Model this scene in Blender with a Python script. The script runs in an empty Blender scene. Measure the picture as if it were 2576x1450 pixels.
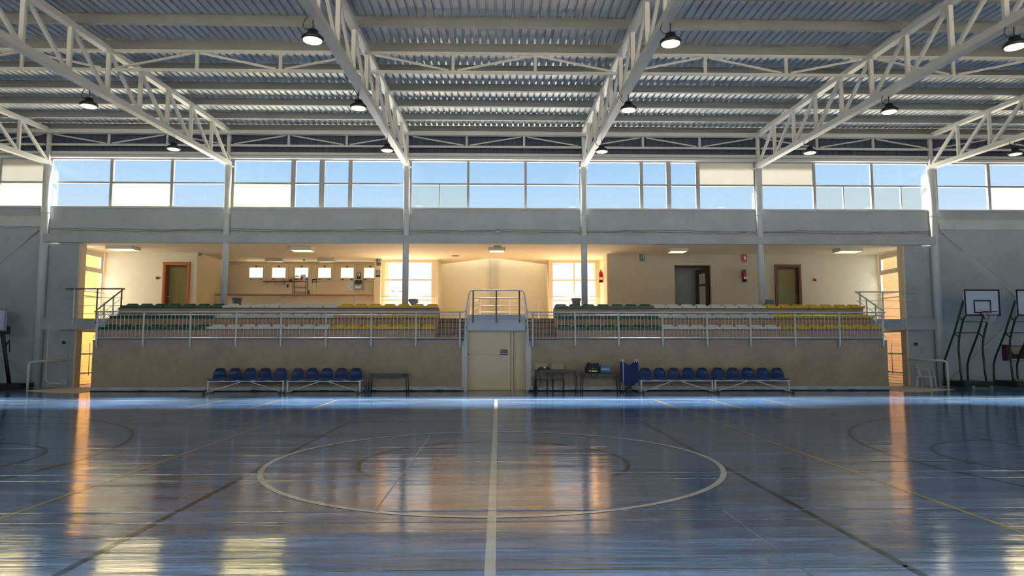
import bpy, math, random
from math import sin, cos, pi, radians, sqrt, atan2
from mathutils import Vector, Matrix
random.seed(7)
SC = bpy.context.scene
COL = SC.collection

# ------------------------------------------------------------------ camera
F, YAW, PIT, CH, CX = 1693.0, .0205, .0821, 1.6, .055
cy_, sy_, cp_, sp_ = cos(YAW), sin(YAW), cos(PIT), sin(PIT)
FW = Vector((sy_*cp_, cy_*cp_, sp_)); RT = Vector((cy_, -sy_, 0)); UP = RT.cross(FW)
cam = bpy.data.objects.new('camera', bpy.data.cameras.new('camera'))
COL.objects.link(cam)
cam.data.sensor_width = 36; cam.data.lens = 36*F/2576
cam.data.clip_end = 500
cam.matrix_world = Matrix(((RT.x, UP.x, -FW.x, CX), (RT.y, UP.y, -FW.y, 0), (RT.z, UP.z, -FW.z, CH), (0, 0, 0, 1)))
SC.camera = cam

def at(px, py, Y):
    """surveyed point: where a sight line meets the plane at depth Y"""
    d = FW + RT*((px-1288)/F) + UP*((725-py)/F)
    t = Y/d.y
    return Vector((CX+d.x*t, Y, CH+d.z*t))
def X_(px, Y, py=700): return at(px, py, Y).x
def Z_(py, Y, px=1288): return at(px, py, Y).z

# ------------------------------------------------------------------ sky, sun, exposure
SC.view_settings.view_transform = 'Standard'
SC.view_settings.look = 'None'
SC.view_settings.gamma = 1
SC.view_settings.use_curve_mapping = False
SC.view_settings.exposure = 0.12
w = bpy.data.worlds.new('sky'); SC.world = w; w.use_nodes = True
nt = w.node_tree; nt.nodes.clear()
def N(nt, t, **k):
    n = nt.nodes.new(t)
    for a, b in k.items(): setattr(n, a, b)
    return n
tc = N(nt, 'ShaderNodeTexCoord'); sx = N(nt, 'ShaderNodeSeparateXYZ'); nt.links.new(tc.outputs['Generated'], sx.inputs[0])
rp = N(nt, 'ShaderNodeValToRGB')
cr = rp.color_ramp
cr.elements[0].position = 0.0; cr.elements[0].color = (1.2, 1.36, 1.40, 1)
cr.elements[1].position = 1.0; cr.elements[1].color = (1.7, 2.3, 3.4, 1)
for p, c in ((.12, (1.05, 1.22, 1.3, 1)), (.17, (.66, .83, .97, 1)), (.21, (.56, .79, .98, 1)), (.275, (.39, .65, .97, 1)), (.32, (.5, .8, 1.3, 1)), (.5, (1.6, 2.2, 3.3, 1))):
    e = cr.elements.new(p); e.color = c
nt.links.new(sx.outputs['Z'], rp.inputs[0])
# the southern half of the sky, behind the camera, is brighter and hazier
mr = N(nt, 'ShaderNodeMapRange'); mr.inputs['From Min'].default_value = .15; mr.inputs['From Max'].default_value = -.25
mr.inputs['To Min'].default_value = 0; mr.inputs['To Max'].default_value = 1
nt.links.new(sx.outputs['Y'], mr.inputs['Value'])
mx = N(nt, 'ShaderNodeMix', data_type='RGBA'); nt.links.new(mr.outputs[0], mx.inputs['Factor'])
nt.links.new(rp.outputs[0], mx.inputs['A']); mx.inputs['B'].default_value = (1.95, 2.05, 2.1, 1)
bg = N(nt, 'ShaderNodeBackground'); nt.links.new(mx.outputs['Result'], bg.inputs[0]); bg.inputs[1].default_value = 1.0
out = N(nt, 'ShaderNodeOutputWorld'); nt.links.new(bg.outputs[0], out.inputs[0])

sun = bpy.data.objects.new('sun', bpy.data.lights.new('sun', 'SUN')); COL.objects.link(sun)
sun.data.energy = 74; sun.data.angle = radians(14); sun.data.color = (1, .93, .8)
sun.location = (0, 60, 60)
sun.rotation_euler = Vector((.12, -.82, -1)).to_track_quat('-Z', 'Y').to_euler()
SC.cycles.caustics_reflective = False; SC.cycles.caustics_refractive = False
SC.cycles.max_bounces = 10; SC.cycles.diffuse_bounces = 6; SC.cycles.transparent_max_bounces = 12
SC.cycles.sample_clamp_indirect = 6

# ------------------------------------------------------------------ materials
def mat(name, col, rough=.6, metal=0, emit=None, es=0, var=0, vscale=2.0, bump=0, bscale=8, stretch=(1, 1, 1), spec=.5):
    m = bpy.data.materials.new(name); m.use_nodes = True
    t = m.node_tree; p = t.nodes['Principled BSDF']
    c = (*col, 1)
    p.inputs['Base Color'].default_value = c
    p.inputs['Roughness'].default_value = rough; p.inputs['Metallic'].default_value = metal
    p.inputs['Specular IOR Level'].default_value = spec
    if emit: p.inputs['Emission Color'].default_value = (*emit, 1); p.inputs['Emission Strength'].default_value = es
    if var or bump:
        g = N(t, 'ShaderNodeNewGeometry'); mp = N(t, 'ShaderNodeMapping'); mp.inputs['Scale'].default_value = stretch
        t.links.new(g.outputs['Position'], mp.inputs[0])
    if var:
        n = N(t, 'ShaderNodeTexNoise'); n.inputs['Scale'].default_value = vscale; n.inputs['Detail'].default_value = 6; n.inputs['Roughness'].default_value = .65
        t.links.new(mp.outputs[0], n.inputs['Vector'])
        r = N(t, 'ShaderNodeMapRange'); r.inputs['From Min'].default_value = .3; r.inputs['From Max'].default_value = .7
        r.inputs['To Min'].default_value = 1-var; r.inputs['To Max'].default_value = 1+var
        t.links.new(n.outputs[0], r.inputs['Value'])
        h = N(t, 'ShaderNodeVectorMath', operation='SCALE'); h.inputs[0].default_value = col
        t.links.new(r.outputs[0], h.inputs['Scale']); t.links.new(h.outputs[0], p.inputs['Base Color'])
    if bump:
        n2 = N(t, 'ShaderNodeTexNoise'); n2.inputs['Scale'].default_value = bscale; n2.inputs['Detail'].default_value = 5
        t.links.new(mp.outputs[0], n2.inputs['Vector'])
        b = N(t, 'ShaderNodeBump'); b.inputs['Strength'].default_value = bump; b.inputs['Distance'].default_value = .01
        t.links.new(n2.outputs[0], b.inputs['Height']); t.links.new(b.outputs[0], p.inputs['Normal'])
    return m

def glass(name, tint=(1, 1, 1), refl=.06):
    m = bpy.data.materials.new(name); m.use_nodes = True; t = m.node_tree; t.nodes.clear()
    a = N(t, 'ShaderNodeBsdfTransparent'); a.inputs[0].default_value = (*tint, 1)
    g = N(t, 'ShaderNodeBsdfGlossy'); g.inputs['Roughness'].default_value = .02
    x = N(t, 'ShaderNodeMixShader'); x.inputs[0].default_value = refl
    o = N(t, 'ShaderNodeOutputMaterial')
    t.links.new(a.outputs[0], x.inputs[1]); t.links.new(g.outputs[0], x.inputs[2]); t.links.new(x.outputs[0], o.inputs[0])
    return m
def translucent(name, col, tr=.6):
    m = bpy.data.materials.new(name); m.use_nodes = True; t = m.node_tree; t.nodes.clear()
    a = N(t, 'ShaderNodeBsdfTranslucent'); a.inputs[0].default_value = (*col, 1)
    g = N(t, 'ShaderNodeBsdfDiffuse'); g.inputs[0].default_value = (*col, 1)
    x = N(t, 'ShaderNodeMixShader'); x.inputs[0].default_value = tr
    o = N(t, 'ShaderNodeOutputMaterial')
    t.links.new(g.outputs[0], x.inputs[1]); t.links.new(a.outputs[0], x.inputs[2]); t.links.new(x.outputs[0], o.inputs[0])
    return m
def brick_mat(name, c1, c2, mortar):
    m = bpy.data.materials.new(name); m.use_nodes = True; t = m.node_tree; p = t.nodes['Principled BSDF']
    g = N(t, 'ShaderNodeNewGeometry'); s = N(t, 'ShaderNodeSeparateXYZ'); t.links.new(g.outputs['Position'], s.inputs[0])
    a = N(t, 'ShaderNodeMath', operation='ADD'); t.links.new(s.outputs[0], a.inputs[0]); t.links.new(s.outputs[1], a.inputs[1])
    c = N(t, 'ShaderNodeCombineXYZ'); t.links.new(a.outputs[0], c.inputs[0]); t.links.new(s.outputs[2], c.inputs[1])
    b = N(t, 'ShaderNodeTexBrick'); t.links.new(c.outputs[0], b.inputs['Vector'])
    b.inputs['Color1'].default_value = (*c1, 1); b.inputs['Color2'].default_value = (*c2, 1); b.inputs['Mortar'].default_value = (*mortar, 1)
    b.inputs['Scale'].default_value = 1; b.inputs['Brick Width'].default_value = .25; b.inputs['Row Height'].default_value = .065; b.inputs['Mortar Size'].default_value = .007
    t.links.new(b.outputs[0], p.inputs['Base Color']); p.inputs['Roughness'].default_value = .85
    return m

M = {}
M['wall'] = mat('grey_white_hall_paint', (.39, .42, .43), .8, var=.10, vscale=.9, bump=.25, bscale=30)
M['wallband'] = mat('light_hall_paint', (.50, .52, .52), .8, var=.06, vscale=1.3)
M['steel'] = mat('white_painted_steel', (.50, .51, .49), .38, var=.05, vscale=1.0)
M['purlin'] = mat('grey_painted_steel', (.20, .215, .22), .5, var=.06)
M['column'] = mat('column_paint', (.55, .58, .58), .4, var=.06)
M['clad'] = mat('shadowed_cladding', (.04, .055, .095), .6, var=.15)  # shadow under the roof edge is put into this colour
M['deck'] = mat('galvanised_deck', (.58, .62, .64), .42, .35, var=.12, vscale=1.2, stretch=(1.2, .35, 1))
M['stand'] = mat('beige_plaster', (.40, .30, .20), .85, var=.14, vscale=1.6, bump=.2, bscale=25)
M['riser'] = mat('tan_plaster', (.46, .31, .19), .85, var=.10, vscale=2.2)
M['tread'] = mat('dark_tread', (.16, .15, .15), .8)
M['ledge'] = mat('ledge_grey', (.30, .30, .33), .8, var=.1)
M['skirt'] = mat('skirting_paint', (.48, .50, .50), .8, var=.25, vscale=3)
M['near_black'] = mat('near_black_matte', (.03, .03, .035), .9)  # flat near-black for gaps, chips and small dark parts
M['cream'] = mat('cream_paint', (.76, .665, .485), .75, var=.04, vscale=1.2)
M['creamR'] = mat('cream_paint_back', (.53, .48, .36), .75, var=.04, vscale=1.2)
M['creamShade'] = mat('cream_paint_shaded', (.62, .535, .385), .75, var=.04, vscale=1.2)  # same cream paint, darkened for the shade inside the bar room
M['ceil'] = mat('cream_ceiling', (.78, .69, .515), .8, var=.03)
M['gfloor'] = mat('gallery_tiles', (.62, .48, .33), .4, var=.08)
M['brick_lit'] = brick_mat('sunlit_brick', (.78, .37, .07), (.66, .28, .05), (.82, .52, .19))  # brighter copy of the brick, sunlight put into the colour
M['brick_shaded'] = brick_mat('shaded_brick', (.45, .20, .07), (.35, .145, .05), (.47, .29, .14))  # darker copy of the same brick, shade put into the colour
M['winframe'] = mat('grey_aluminium_frame', (.30, .30, .31), .4)
M['frame_w'] = mat('cream_window_frame', (.75, .68, .56), .5)
M['glass'] = glass('clear_glass', (.95, .97, 1))
M['milky'] = translucent('milky_panel_shaded', (.36, .36, .345), .5)  # darker tone stands in for the eaves' shade on these panels
M['cpanel'] = translucent('cream_panel', (.95, .90, .72), .62)
M['ypanel'] = translucent('yellow_panel', (.93, .88, .62), .6)
M['skylight'] = glass('tinted_rooflight', (.58, .58, .56))
M['frost'] = glass('frosted_pane', (.97, .95, .90))
M['green'] = mat('green_plastic', (.004, .085, .035), .3)
M['white'] = mat('white_plastic', (.68, .68, .58), .35)
M['yellow'] = mat('yellow_plastic', (.66, .42, .01), .35)
M['blue'] = mat('blue_plastic', (.003, .028, .125), .3)
M['rail'] = mat('white_rail_paint', (.62, .63, .60), .35)
M['railb'] = mat('brown_worn_rail', (.24, .15, .11), .4)
M['door'] = mat('cream_door_panel', (.74, .58, .36), .6, var=.04)
M['jamb'] = mat('jamb_paint', (.62, .61, .55), .7, var=.05)
M['wood'] = mat('orange_brown_wood', (.42, .14, .035), .4, var=.15, vscale=4, stretch=(6, 6, .6))
M['woodd'] = mat('dark_brown_wood', (.13, .055, .03), .45, var=.15, vscale=4)
M['olive'] = mat('olive_door_glass', (.20, .17, .045), .3)
M['dgreen'] = mat('dark_green_steel', (.004, .03, .015), .4)
M['black'] = mat('black_paint', (.008, .008, .01), .45)
M['board'] = mat('backboard_white', (.50, .56, .62), .4, var=.04)
M['red'] = mat('red_enamel', (.42, .015, .02), .3)
M['net'] = mat('net_string', (.6, .6, .58), .8)
M['gsteel'] = mat('green_grey_tube', (.03, .042, .036), .4)
M['ttop'] = mat('green_grey_laminate', (.13, .12, .08), .5)
M['ply'] = mat('green_grey_chair_shell', (.36, .38, .22), .5)
M['grey'] = mat('grey_plastic', (.25, .26, .27), .5)
M['bin'] = mat('teal_grey_bin', (.10, .16, .17), .45)
M['navy'] = mat('navy_fabric', (.012, .025, .11), .8, var=.15, vscale=6)
M['bag'] = mat('black_nylon', (.012, .014, .022), .7)
M['lime'] = mat('lime_reflective', (.62, .72, .12), .5)
M['bbox'] = mat('blue_box', (.02, .14, .28), .5)
M['pale'] = mat('pale_print', (.62, .72, .70), .6)
M['wht'] = mat('white_print', (.85, .82, .80), .6)
M['sgreen'] = mat('sign_green', (.008, .12, .05), .4)
M['dsgreen'] = mat('sign_dark_green', (.01, .06, .03), .4)
M['maroon'] = mat('sign_maroon', (.07, .015, .035), .4)
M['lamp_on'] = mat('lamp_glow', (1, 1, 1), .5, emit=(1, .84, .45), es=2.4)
M['box_on'] = mat('diffuser_glow', (1, .9, .6), .5, emit=(1, .78, .34), es=1.7)
M['box_faint'] = mat('diffuser_faint_glow', (.75, .65, .48), .5, emit=(1, .85, .5), es=.25)  # slight glow put on the diffusers of unlit lights
M['mono'] = mat('white_garden_plastic', (.55, .57, .56), .35)
M['roof_reflector'] = mat('pale_roof_reflector', (.80, .74, .62), .9)
M['ground'] = mat('pale_paving', (.52, .47, .38), .9, var=.08, vscale=.3)
M['lpale'] = mat('line_pale_seam', (.22, .26, .30), .3)
M['ramp'] = mat('cream_ramp_paint', (.70, .58, .42), .6)
M['cable'] = mat('cable_grey', (.10, .10, .10), .6)

# polished blue sports floor with long ripples, seams, scuffs
def floor_mat(name, base, lo=.55, hi=1.5, ior=1.95):
    m = bpy.data.materials.new(name); m.use_nodes = True; t = m.node_tree; p = t.nodes['Principled BSDF']
    g = N(t, 'ShaderNodeNewGeometry')
    def noise(sc, scale, detail=4, rough=.6):
        mp = N(t, 'ShaderNodeMapping'); mp.inputs['Scale'].default_value = sc; t.links.new(g.outputs['Position'], mp.inputs[0])
        n = N(t, 'ShaderNodeTexNoise'); n.inputs['Scale'].default_value = scale; n.inputs['Detail'].default_value = detail; n.inputs['Roughness'].default_value = rough
        t.links.new(mp.outputs[0], n.inputs['Vector']); return n.outputs[0]
    def mrange(o, a, b, c, d):
        r = N(t, 'ShaderNodeMapRange'); t.links.new(o, r.inputs['Value'])
        for k, v in zip(('From Min', 'From Max', 'To Min', 'To Max'), (a, b, c, d)): r.inputs[k].default_value = v
        return r.outputs[0]
    a = noise((.35, 2.2, 1), 1.3, 6, .68)
    h = N(t, 'ShaderNodeVectorMath', operation='SCALE'); h.inputs[0].default_value = base
    t.links.new(mrange(a, .35, .68, lo, hi), h.inputs['Scale'])
    # dark heel scuffs
    s1 = noise((9, 2.5, 1), 1.1, 3, .5); s2 = noise((.5, .5, 1), .7, 2, .5)
    sc = N(t, 'ShaderNodeMath', operation='MULTIPLY'); t.links.new(mrange(s1, .73, .76, 0, 1), sc.inputs[0]); t.links.new(mrange(s2, .5, .6, 0, 1), sc.inputs[1])
    mx = N(t, 'ShaderNodeMix', data_type='RGBA'); t.links.new(sc.outputs[0], mx.inputs['Factor']); t.links.new(h.outputs[0], mx.inputs['A']); mx.inputs['B'].default_value = (.01, .015, .02, 1)
    t.links.new(mx.outputs['Result'], p.inputs['Base Color'])
    r1 = noise((.5, 3.5, 1), 2.2, 5, .7)
    t.links.new(mrange(r1, .3, .7, .05, .17), p.inputs['Roughness'])
    p.inputs['IOR'].default_value = ior
    b1 = noise((.22, 1.6, 1), 1.0, 3, .5); b2 = noise((.5, 9, 1), 2.2, 4, .6)
    ad = N(t, 'ShaderNodeMath', operation='MULTIPLY_ADD'); t.links.new(b2, ad.inputs[0]); ad.inputs[1].default_value = .11; t.links.new(b1, ad.inputs[2])
    bp = N(t, 'ShaderNodeBump'); bp.inputs['Strength'].default_value = .62; bp.inputs['Distance'].default_value = .02
    t.links.new(ad.outputs[0], bp.inputs['Height']); t.links.new(bp.outputs[0], p.inputs['Normal'])
    return m
M['lwhite'] = floor_mat('line_white', (.74, .76, .66), .85, 1.1, 1.4)
M['lyel'] = floor_mat('line_ochre', (.50, .38, .10), .8, 1.15, 1.4)
M['ldark'] = floor_mat('line_dark_olive', (.018, .026, .015), .8, 1.2, 1.33)
M['lfade'] = floor_mat('line_faded', (.14, .17, .13), .8, 1.2, 1.6)
M['floor'] = floor_mat('blue_sports_floor', (.075, .155, .31))

# ------------------------------------------------------------------ mesh helpers
def wl(o):
    v = Vector((0, 0, 0))
    while o is not None: v += o.location; o = o.parent
    return v
class MB:
    def __init__(s): s.v = []; s.f = []; s.sm = []
    def add(s, vs, fs, smooth=False):
        k = len(s.v); s.v += [tuple(v) for v in vs]; s.f += [tuple(i+k for i in f) for f in fs]; s.sm += [smooth]*len(fs); return s
    def box(s, x0, x1, y0, y1, z0, z1):
        x0, x1 = sorted((x0, x1)); y0, y1 = sorted((y0, y1)); z0, z1 = sorted((z0, z1))
        e = .0005*((len(s.f)//6) % 6)      # keeps overlapping bars of one frame from sharing faces
        x0 -= e; x1 += e; y0 -= e; y1 += e; z0 -= e; z1 += e
        return s.add([(x0,y0,z0),(x1,y0,z0),(x1,y1,z0),(x0,y1,z0),(x0,y0,z1),(x1,y0,z1),(x1,y1,z1),(x0,y1,z1)],
                     [(0,3,2,1),(4,5,6,7),(0,1,5,4),(1,2,6,5),(2,3,7,6),(3,0,4,7)])
    def bbox(s, x0, x1, y0, y1, z0, z1, b=.01):
        """box with chamfered vertical-profile edges (octagonal section along x)"""
        pr = [(y0+b, z0), (y1-b, z0), (y1, z0+b), (y1, z1-b), (y1-b, z1), (y0+b, z1), (y0, z1-b), (y0, z0+b)]
        return s.prism_x(pr, x0, x1)
    def prism_x(s, pr, x0, x1):
        n = len(pr); vs = [(x0, a, b) for a, b in pr]+[(x1, a, b) for a, b in pr]
        fs = [tuple(range(n))[::-1], tuple(range(n, 2*n))]+[(i, (i+1) % n, n+(i+1) % n, n+i) for i in range(n)]
        return s.add(vs, fs)
    def prism_y(s, pr, y0, y1):
        n = len(pr); vs = [(a, y0, b) for a, b in pr]+[(a, y1, b) for a, b in pr]
        return s.add(vs, [tuple(range(n)), tuple(range(n, 2*n))[::-1]]+[(i, n+i, n+(i+1) % n, (i+1) % n) for i in range(n)])
    def prism_z(s, pr, z0, z1):
        n = len(pr); vs = [(a, b, z0) for a, b in pr]+[(a, b, z1) for a, b in pr]
        return s.add(vs, [tuple(range(n))[::-1], tuple(range(n, 2*n))]+[(i, (i+1) % n, n+(i+1) % n, n+i) for i in range(n)])
    def bar(s, p, q, w, h=None, up=(0, 0, 1)):
        h = h or w; p = Vector(p); q = Vector(q); d = (q-p).normalized(); u = Vector(up)
        if abs(d.dot(u)) > .98: u = Vector((0, 1, 0))
        a = d.cross(u).normalized(); b = a.cross(d)
        vs = [c+a*i*w/2+b*j*h/2 for c in (p, q) for i, j in ((-1, -1), (1, -1), (1, 1), (-1, 1))]
        return s.add(vs, [(3,2,1,0),(4,5,6,7),(0,1,5,4),(1,2,6,5),(2,3,7,6),(3,0,4,7)])
    def tube(s, pts, r, n=8, closed=False):
        P = [Vector(p) for p in pts]; L = len(P); vs = []; rs = r if isinstance(r, (list, tuple)) else [r]*L
        pa = None
        for i, c in enumerate(P):
            if closed: d = (P[(i+1) % L]-P[i-1])
            else: d = P[min(i+1, L-1)]-P[max(i-1, 0)]
            d.normalize()
            if pa is None:
                u = Vector((0, 0, 1)) if abs(d.z) < .9 else Vector((0, 1, 0)); a = d.cross(u).normalized()
            else: a = (pa-d*pa.dot(d)).normalized()
            pa = a; b = d.cross(a)
            vs += [c+(a*cos(2*pi*k/n)+b*sin(2*pi*k/n))*rs[i] for k in range(n)]
        fs = []; m = L if closed else L-1
        for i in range(m):
            for k in range(n):
                A = i*n; B = ((i+1) % L)*n; fs.append((A+k, A+(k+1) % n, B+(k+1) % n, B+k))
        s.add(vs, fs, True)
        if not closed:
            k = len(s.v)-len(vs); s.f += [tuple(k+i for i in range(n))[::-1], tuple(k+(L-1)*n+i for i in range(n))]; s.sm += [False, False]
        return s
    def lathe(s, c, prof, n=20, axis='z', cap=True):
        vs = []
        for r, h in prof:
            for k in range(n):
                a = 2*pi*k/n
                if axis == 'z': vs.append((c[0]+r*cos(a), c[1]+r*sin(a), c[2]+h))
                else: vs.append((c[0]+r*cos(a), c[1]+h, c[2]+r*sin(a)))
        fs = [(i*n+k, i*n+(k+1) % n, (i+1)*n+(k+1) % n, (i+1)*n+k) for i in range(len(prof)-1) for k in range(n)]
        s.add(vs, fs, True)
        if cap:
            k0 = len(s.v)-len(vs); s.f += [tuple(k0+i for i in range(n))[::-1], tuple(k0+(len(prof)-1)*n+i for i in range(n))]; s.sm += [False]*2
        return s
    def quad(s, a, b, c, d): return s.add([a, b, c, d], [(0, 1, 2, 3)])
    def holes_y(s, x0, x1, z0, z1, y0, y1, holes):
        """wall slab facing y with rectangular holes (x0,x1,z0,z1)"""
        xs = sorted({x0, x1, *[min(max(h[i], x0), x1) for h in holes for i in (0, 1)]}); zs = sorted({z0, z1, *[min(max(h[i], z0), z1) for h in holes for i in (2, 3)]})
        for i in range(len(xs)-1):
            run = None
            for j in range(len(zs)-1):
                cx = (xs[i]+xs[i+1])/2; cz = (zs[j]+zs[j+1])/2
                solid = not any(h[0] < cx < h[1] and h[2] < cz < h[3] for h in holes)
                if solid and run is None: run = zs[j]
                if run is not None and not solid: s.box(xs[i], xs[i+1], y0, y1, run, zs[j]); run = None
            if run is not None: s.box(xs[i], xs[i+1], y0, y1, run, zs[-1])
        return s
    def build(s, name, m, parent=None, **tags):
        me = bpy.data.meshes.new(name)
        if parent is not None: o0 = wl(parent)
        else:
            xs, ys, zs = zip(*s.v); o0 = Vector(((min(xs)+max(xs))/2, (min(ys)+max(ys))/2, min(zs)))
        me.from_pydata([(v[0]-o0.x, v[1]-o0.y, v[2]-o0.z) for v in s.v], [], s.f); me.update()
        me.polygons.foreach_set('use_smooth', s.sm); me.materials.append(m if not isinstance(m, str) else M[m])
        o = bpy.data.objects.new(name, me); COL.objects.link(o)
        if parent is None: o.location = o0
        else: o.parent = parent
        tag(o, **tags); return o
def tag(o, label=None, cat=None, group=None, kind=None):
    for k, v in (('label', label), ('category', cat), ('group', group), ('kind', kind)):
        if v: o[k] = v
    return o
def thing(name, label, cat, loc, group=None, kind=None):
    o = bpy.data.objects.new(name, None); COL.objects.link(o); o.location = loc; o.empty_display_size = .1
    return tag(o, label, cat, group, kind)
CH_ = {}
def copy_tree(o, parent=None, loc=None, **tags):
    kids = [c for c in o.children]
    c = o.copy(); COL.objects.link(c)
    if parent is not None: c.parent = parent
    if loc is not None: c.location = loc
    for k in kids: copy_tree(k, c)
    tag(c, **tags); return c
def text(parent, s, x, y, z, size, m, name='lettering', mode='LEFT'):
    cu = bpy.data.curves.new(name, 'FONT'); cu.body = s; cu.size = size; cu.align_x = mode; cu.extrude = .001
    t = bpy.data.objects.new('tmp', cu); COL.objects.link(t)
    bpy.context.view_layer.update()
    me = bpy.data.meshes.new_from_object(t.evaluated_get(bpy.context.evaluated_depsgraph_get()))
    bpy.data.objects.remove(t)
    for v in me.vertices: v.co = Vector((v.co.x, -v.co.z, v.co.y))
    me.materials.clear(); me.materials.append(M[m])
    o = bpy.data.objects.new(name, me); COL.objects.link(o); o.parent = parent; o.location = Vector((x, y, z))-wl(parent)
    return o
ORD = ['first', 'second', 'third', 'fourth', 'fifth', 'sixth', 'seventh', 'eighth', 'ninth', 'tenth', 'eleventh', 'twelfth']

# ------------------------------------------------------------------ main grid
S = 6.645; CO = -.06
COLX = [CO+(i-2.5)*S for i in range(6)]           # six visible columns
YW = 24.9
XE = S*3.5
GF = 2.5; GC = 5.3                                 # gallery floor and ceiling
def roofz(Y): return 9.52-.045*(24.9-Y)            # axis of the top chords

# ------------------------------------------------------------------ hall floor and court lines
fl = MB().box(-XE-.2, XE+.2, -4.2, 25.3, -.1, 0).build('floor', 'floor', label='polished blue sports hall floor with court lines', cat='floor', kind='structure')
def line(pts, wd, m, label, z=.0015):
    mb = MB(); P = [Vector((p[0], p[1])) for p in pts]; vs = []
    for i, c in enumerate(P):
        d = (P[min(i+1, len(P)-1)]-P[max(i-1, 0)]).normalized(); nrm = Vector((-d.y, d.x))*wd/2
        vs += [(c.x+nrm.x, c.y+nrm.y, z), (c.x-nrm.x, c.y-nrm.y, z)]
    mb.add(vs, [(2*i+1, 2*i+3, 2*i+2, 2*i) for i in range(len(P)-1)])
    return mb.build('court_line', m, fl, label=label)
def arc(cx, cy, r, a0, a1, n=96): return [(cx+r*cos(radians(a0+(a1-a0)*i/n)), cy+r*sin(radians(a0+(a1-a0)*i/n))) for i in range(n+1)]
YC = 9.37
line([(-XE, 19.37), (XE, 19.37)], .05, 'lwhite', 'white far sideline')
line([(0, -.6), (0, 19.35)], .08, 'lwhite', 'white halfway line', .0025)
line(arc(0, YC, 3.0, 0, 360), .07, 'lwhite', 'white centre circle', .003)
line(arc(0, YC-.05, 1.8, -35, 215), .06, 'ldark', 'dark inner circle', .0012)
for s, nm in ((-1, 'left'), (1, 'right')):
    line([(s*4.5, -.6), (s*4.5, 19.3)], .055, 'lyel', f'{nm} inner ochre line')
    line([(s*6.08, 13.9), (s*6.08, 19.3)], .045, 'lyel', f'{nm} middle ochre line')
    line([(s*7.62, 13.9), (s*7.62, 19.3)], .045, 'lyel', f'{nm} outer ochre line')
    line([(s*6.08, 13.9), (s*13, 13.9)], .045, 'lyel', f'{nm} far crosswise ochre line')
    line([(s*4.5, 9.22), (s*14, 9.22)], .045, 'lyel', f'{nm} near crosswise ochre line')
    line([(s*12.56, 15.9), (s*12.56, 19.3)], .045, 'lyel', f'{nm} end ochre line')
    line([(s*3.0, 2.5), (s*3.0, 14.0)], .06, 'ldark', f'{nm} dark line')
    line(arc(s*11.75, YC, 6.05, 90-s*0, 90+s*180, 80), .06, 'ldark', f'{nm} dark basketball arc')
    line(arc(s*8.2, YC, 1.8, 90, 90+s*180, 60), .06, 'ldark', f'{nm} dark free throw arc')
    line([(s*8.2, 7.0), (s*8.2, 11.6)], .05, 'ldark', f'{nm} dark free throw line')
line([(-3, 14.02), (3, 14.02)], .035, 'ldark', 'far dark crosswise line')
line([(-1.16, 4.93), (3, 4.93)], .04, 'lfade', 'faded near crosswise line')
line([(-1.12, 6.7), (-1.12, 11.9)], .016, 'lpale', 'thin pale seam left of centre', .001)
line([(1.78, 12.1), (1.78, 14.0)], .014, 'lpale', 'thin pale seam right of centre', .001)
line([(2.22, 4.0), (2.22, 6.6)], .016, 'lpale', 'thin pale seam at lower right', .001)
for yy, hgt in ((8.48, .004), (8.09, .003), (6.6, .005), (6.22, .004), (9.92, .0025), (10.6, .0025), (13.75, .002)):
    sm = MB(); n = 60; vs = []
    for i in range(n+1):
        x = -15+30*i/n; y = yy+.012*sin(x*.9+yy*7)+.01*sin(x*.31)
        vs += [(x, y-.016, .0004), (x, y, hgt), (x, y+.016, .0004)]
    fs = []
    for i in range(n): a = 3*i; fs += [(a, a+3, a+4, a+1), (a+1, a+4, a+5, a+2)]
    sm.add(vs, fs, True).build('seam', 'floor', fl)

# ------------------------------------------------------------------ north wall, beams, side panels
wn = MB()
for s in (-1, 1):
    a, b = sorted((s*16.55, s*XE)); wn.box(a, b, 25.02, 25.35, 0, 6.62)              # outer bays, full height
    a, b = sorted((s*15.45, s*16.55)); wn.box(a, b, 25.05, 25.35, 0, 2.1); wn.box(a, b, 25.05, 25.35, 2.44, 5.3)
wn.box(-16.55, 16.55, 24.97, 25.35, 5.6, 6.62)
wn.build('wall_north', 'wall', label='grey white painted far wall around the gallery', cat='wall', kind='structure')
MB().box(-XE, XE, 24.92, 25.35, 8.52, 8.75).build('trim_1', 'wallband', label='pale lintel above the high windows', cat='lintel', kind='structure')
MB().box(-XE, XE, 24.9, 25.4, 6.60, 6.66).build('trim_2', 'wallband', label='pale sill under the high windows', cat='sill', kind='structure')
for i in (0, 1):
    s = (-1, 1)[i]; a, b = sorted((s*16.8, s*XE))
    MB().box(a, b, 24.93, 25.02, 5.9, 6.28).build('trim_%d' % (3+i), 'wallband', label='pale ledge band on the %s outer bay' % ('left', 'right')[i], cat='ledge', kind='structure')
MB().box(COLX[0]-.05, COLX[5]+.05, 24.76, 24.97, 5.3, 5.6).build('trim_5', 'wall', label='long grey beam above the gallery opening', cat='beam', kind='structure')
for s, nm in ((-1, 'left'), (1, 'right')):
    a, b = sorted((s*13.46, s*16.62))
    MB().box(a, b, 24.82, 25.0, 2.1, 2.44).box(a, b, 24.80, 25.0, 2.44, 2.5).build('trim_%d' % (6 if s < 0 else 7), 'wall', label=f'{nm} landing edge beam beside the stand', cat='beam', kind='structure')
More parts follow.
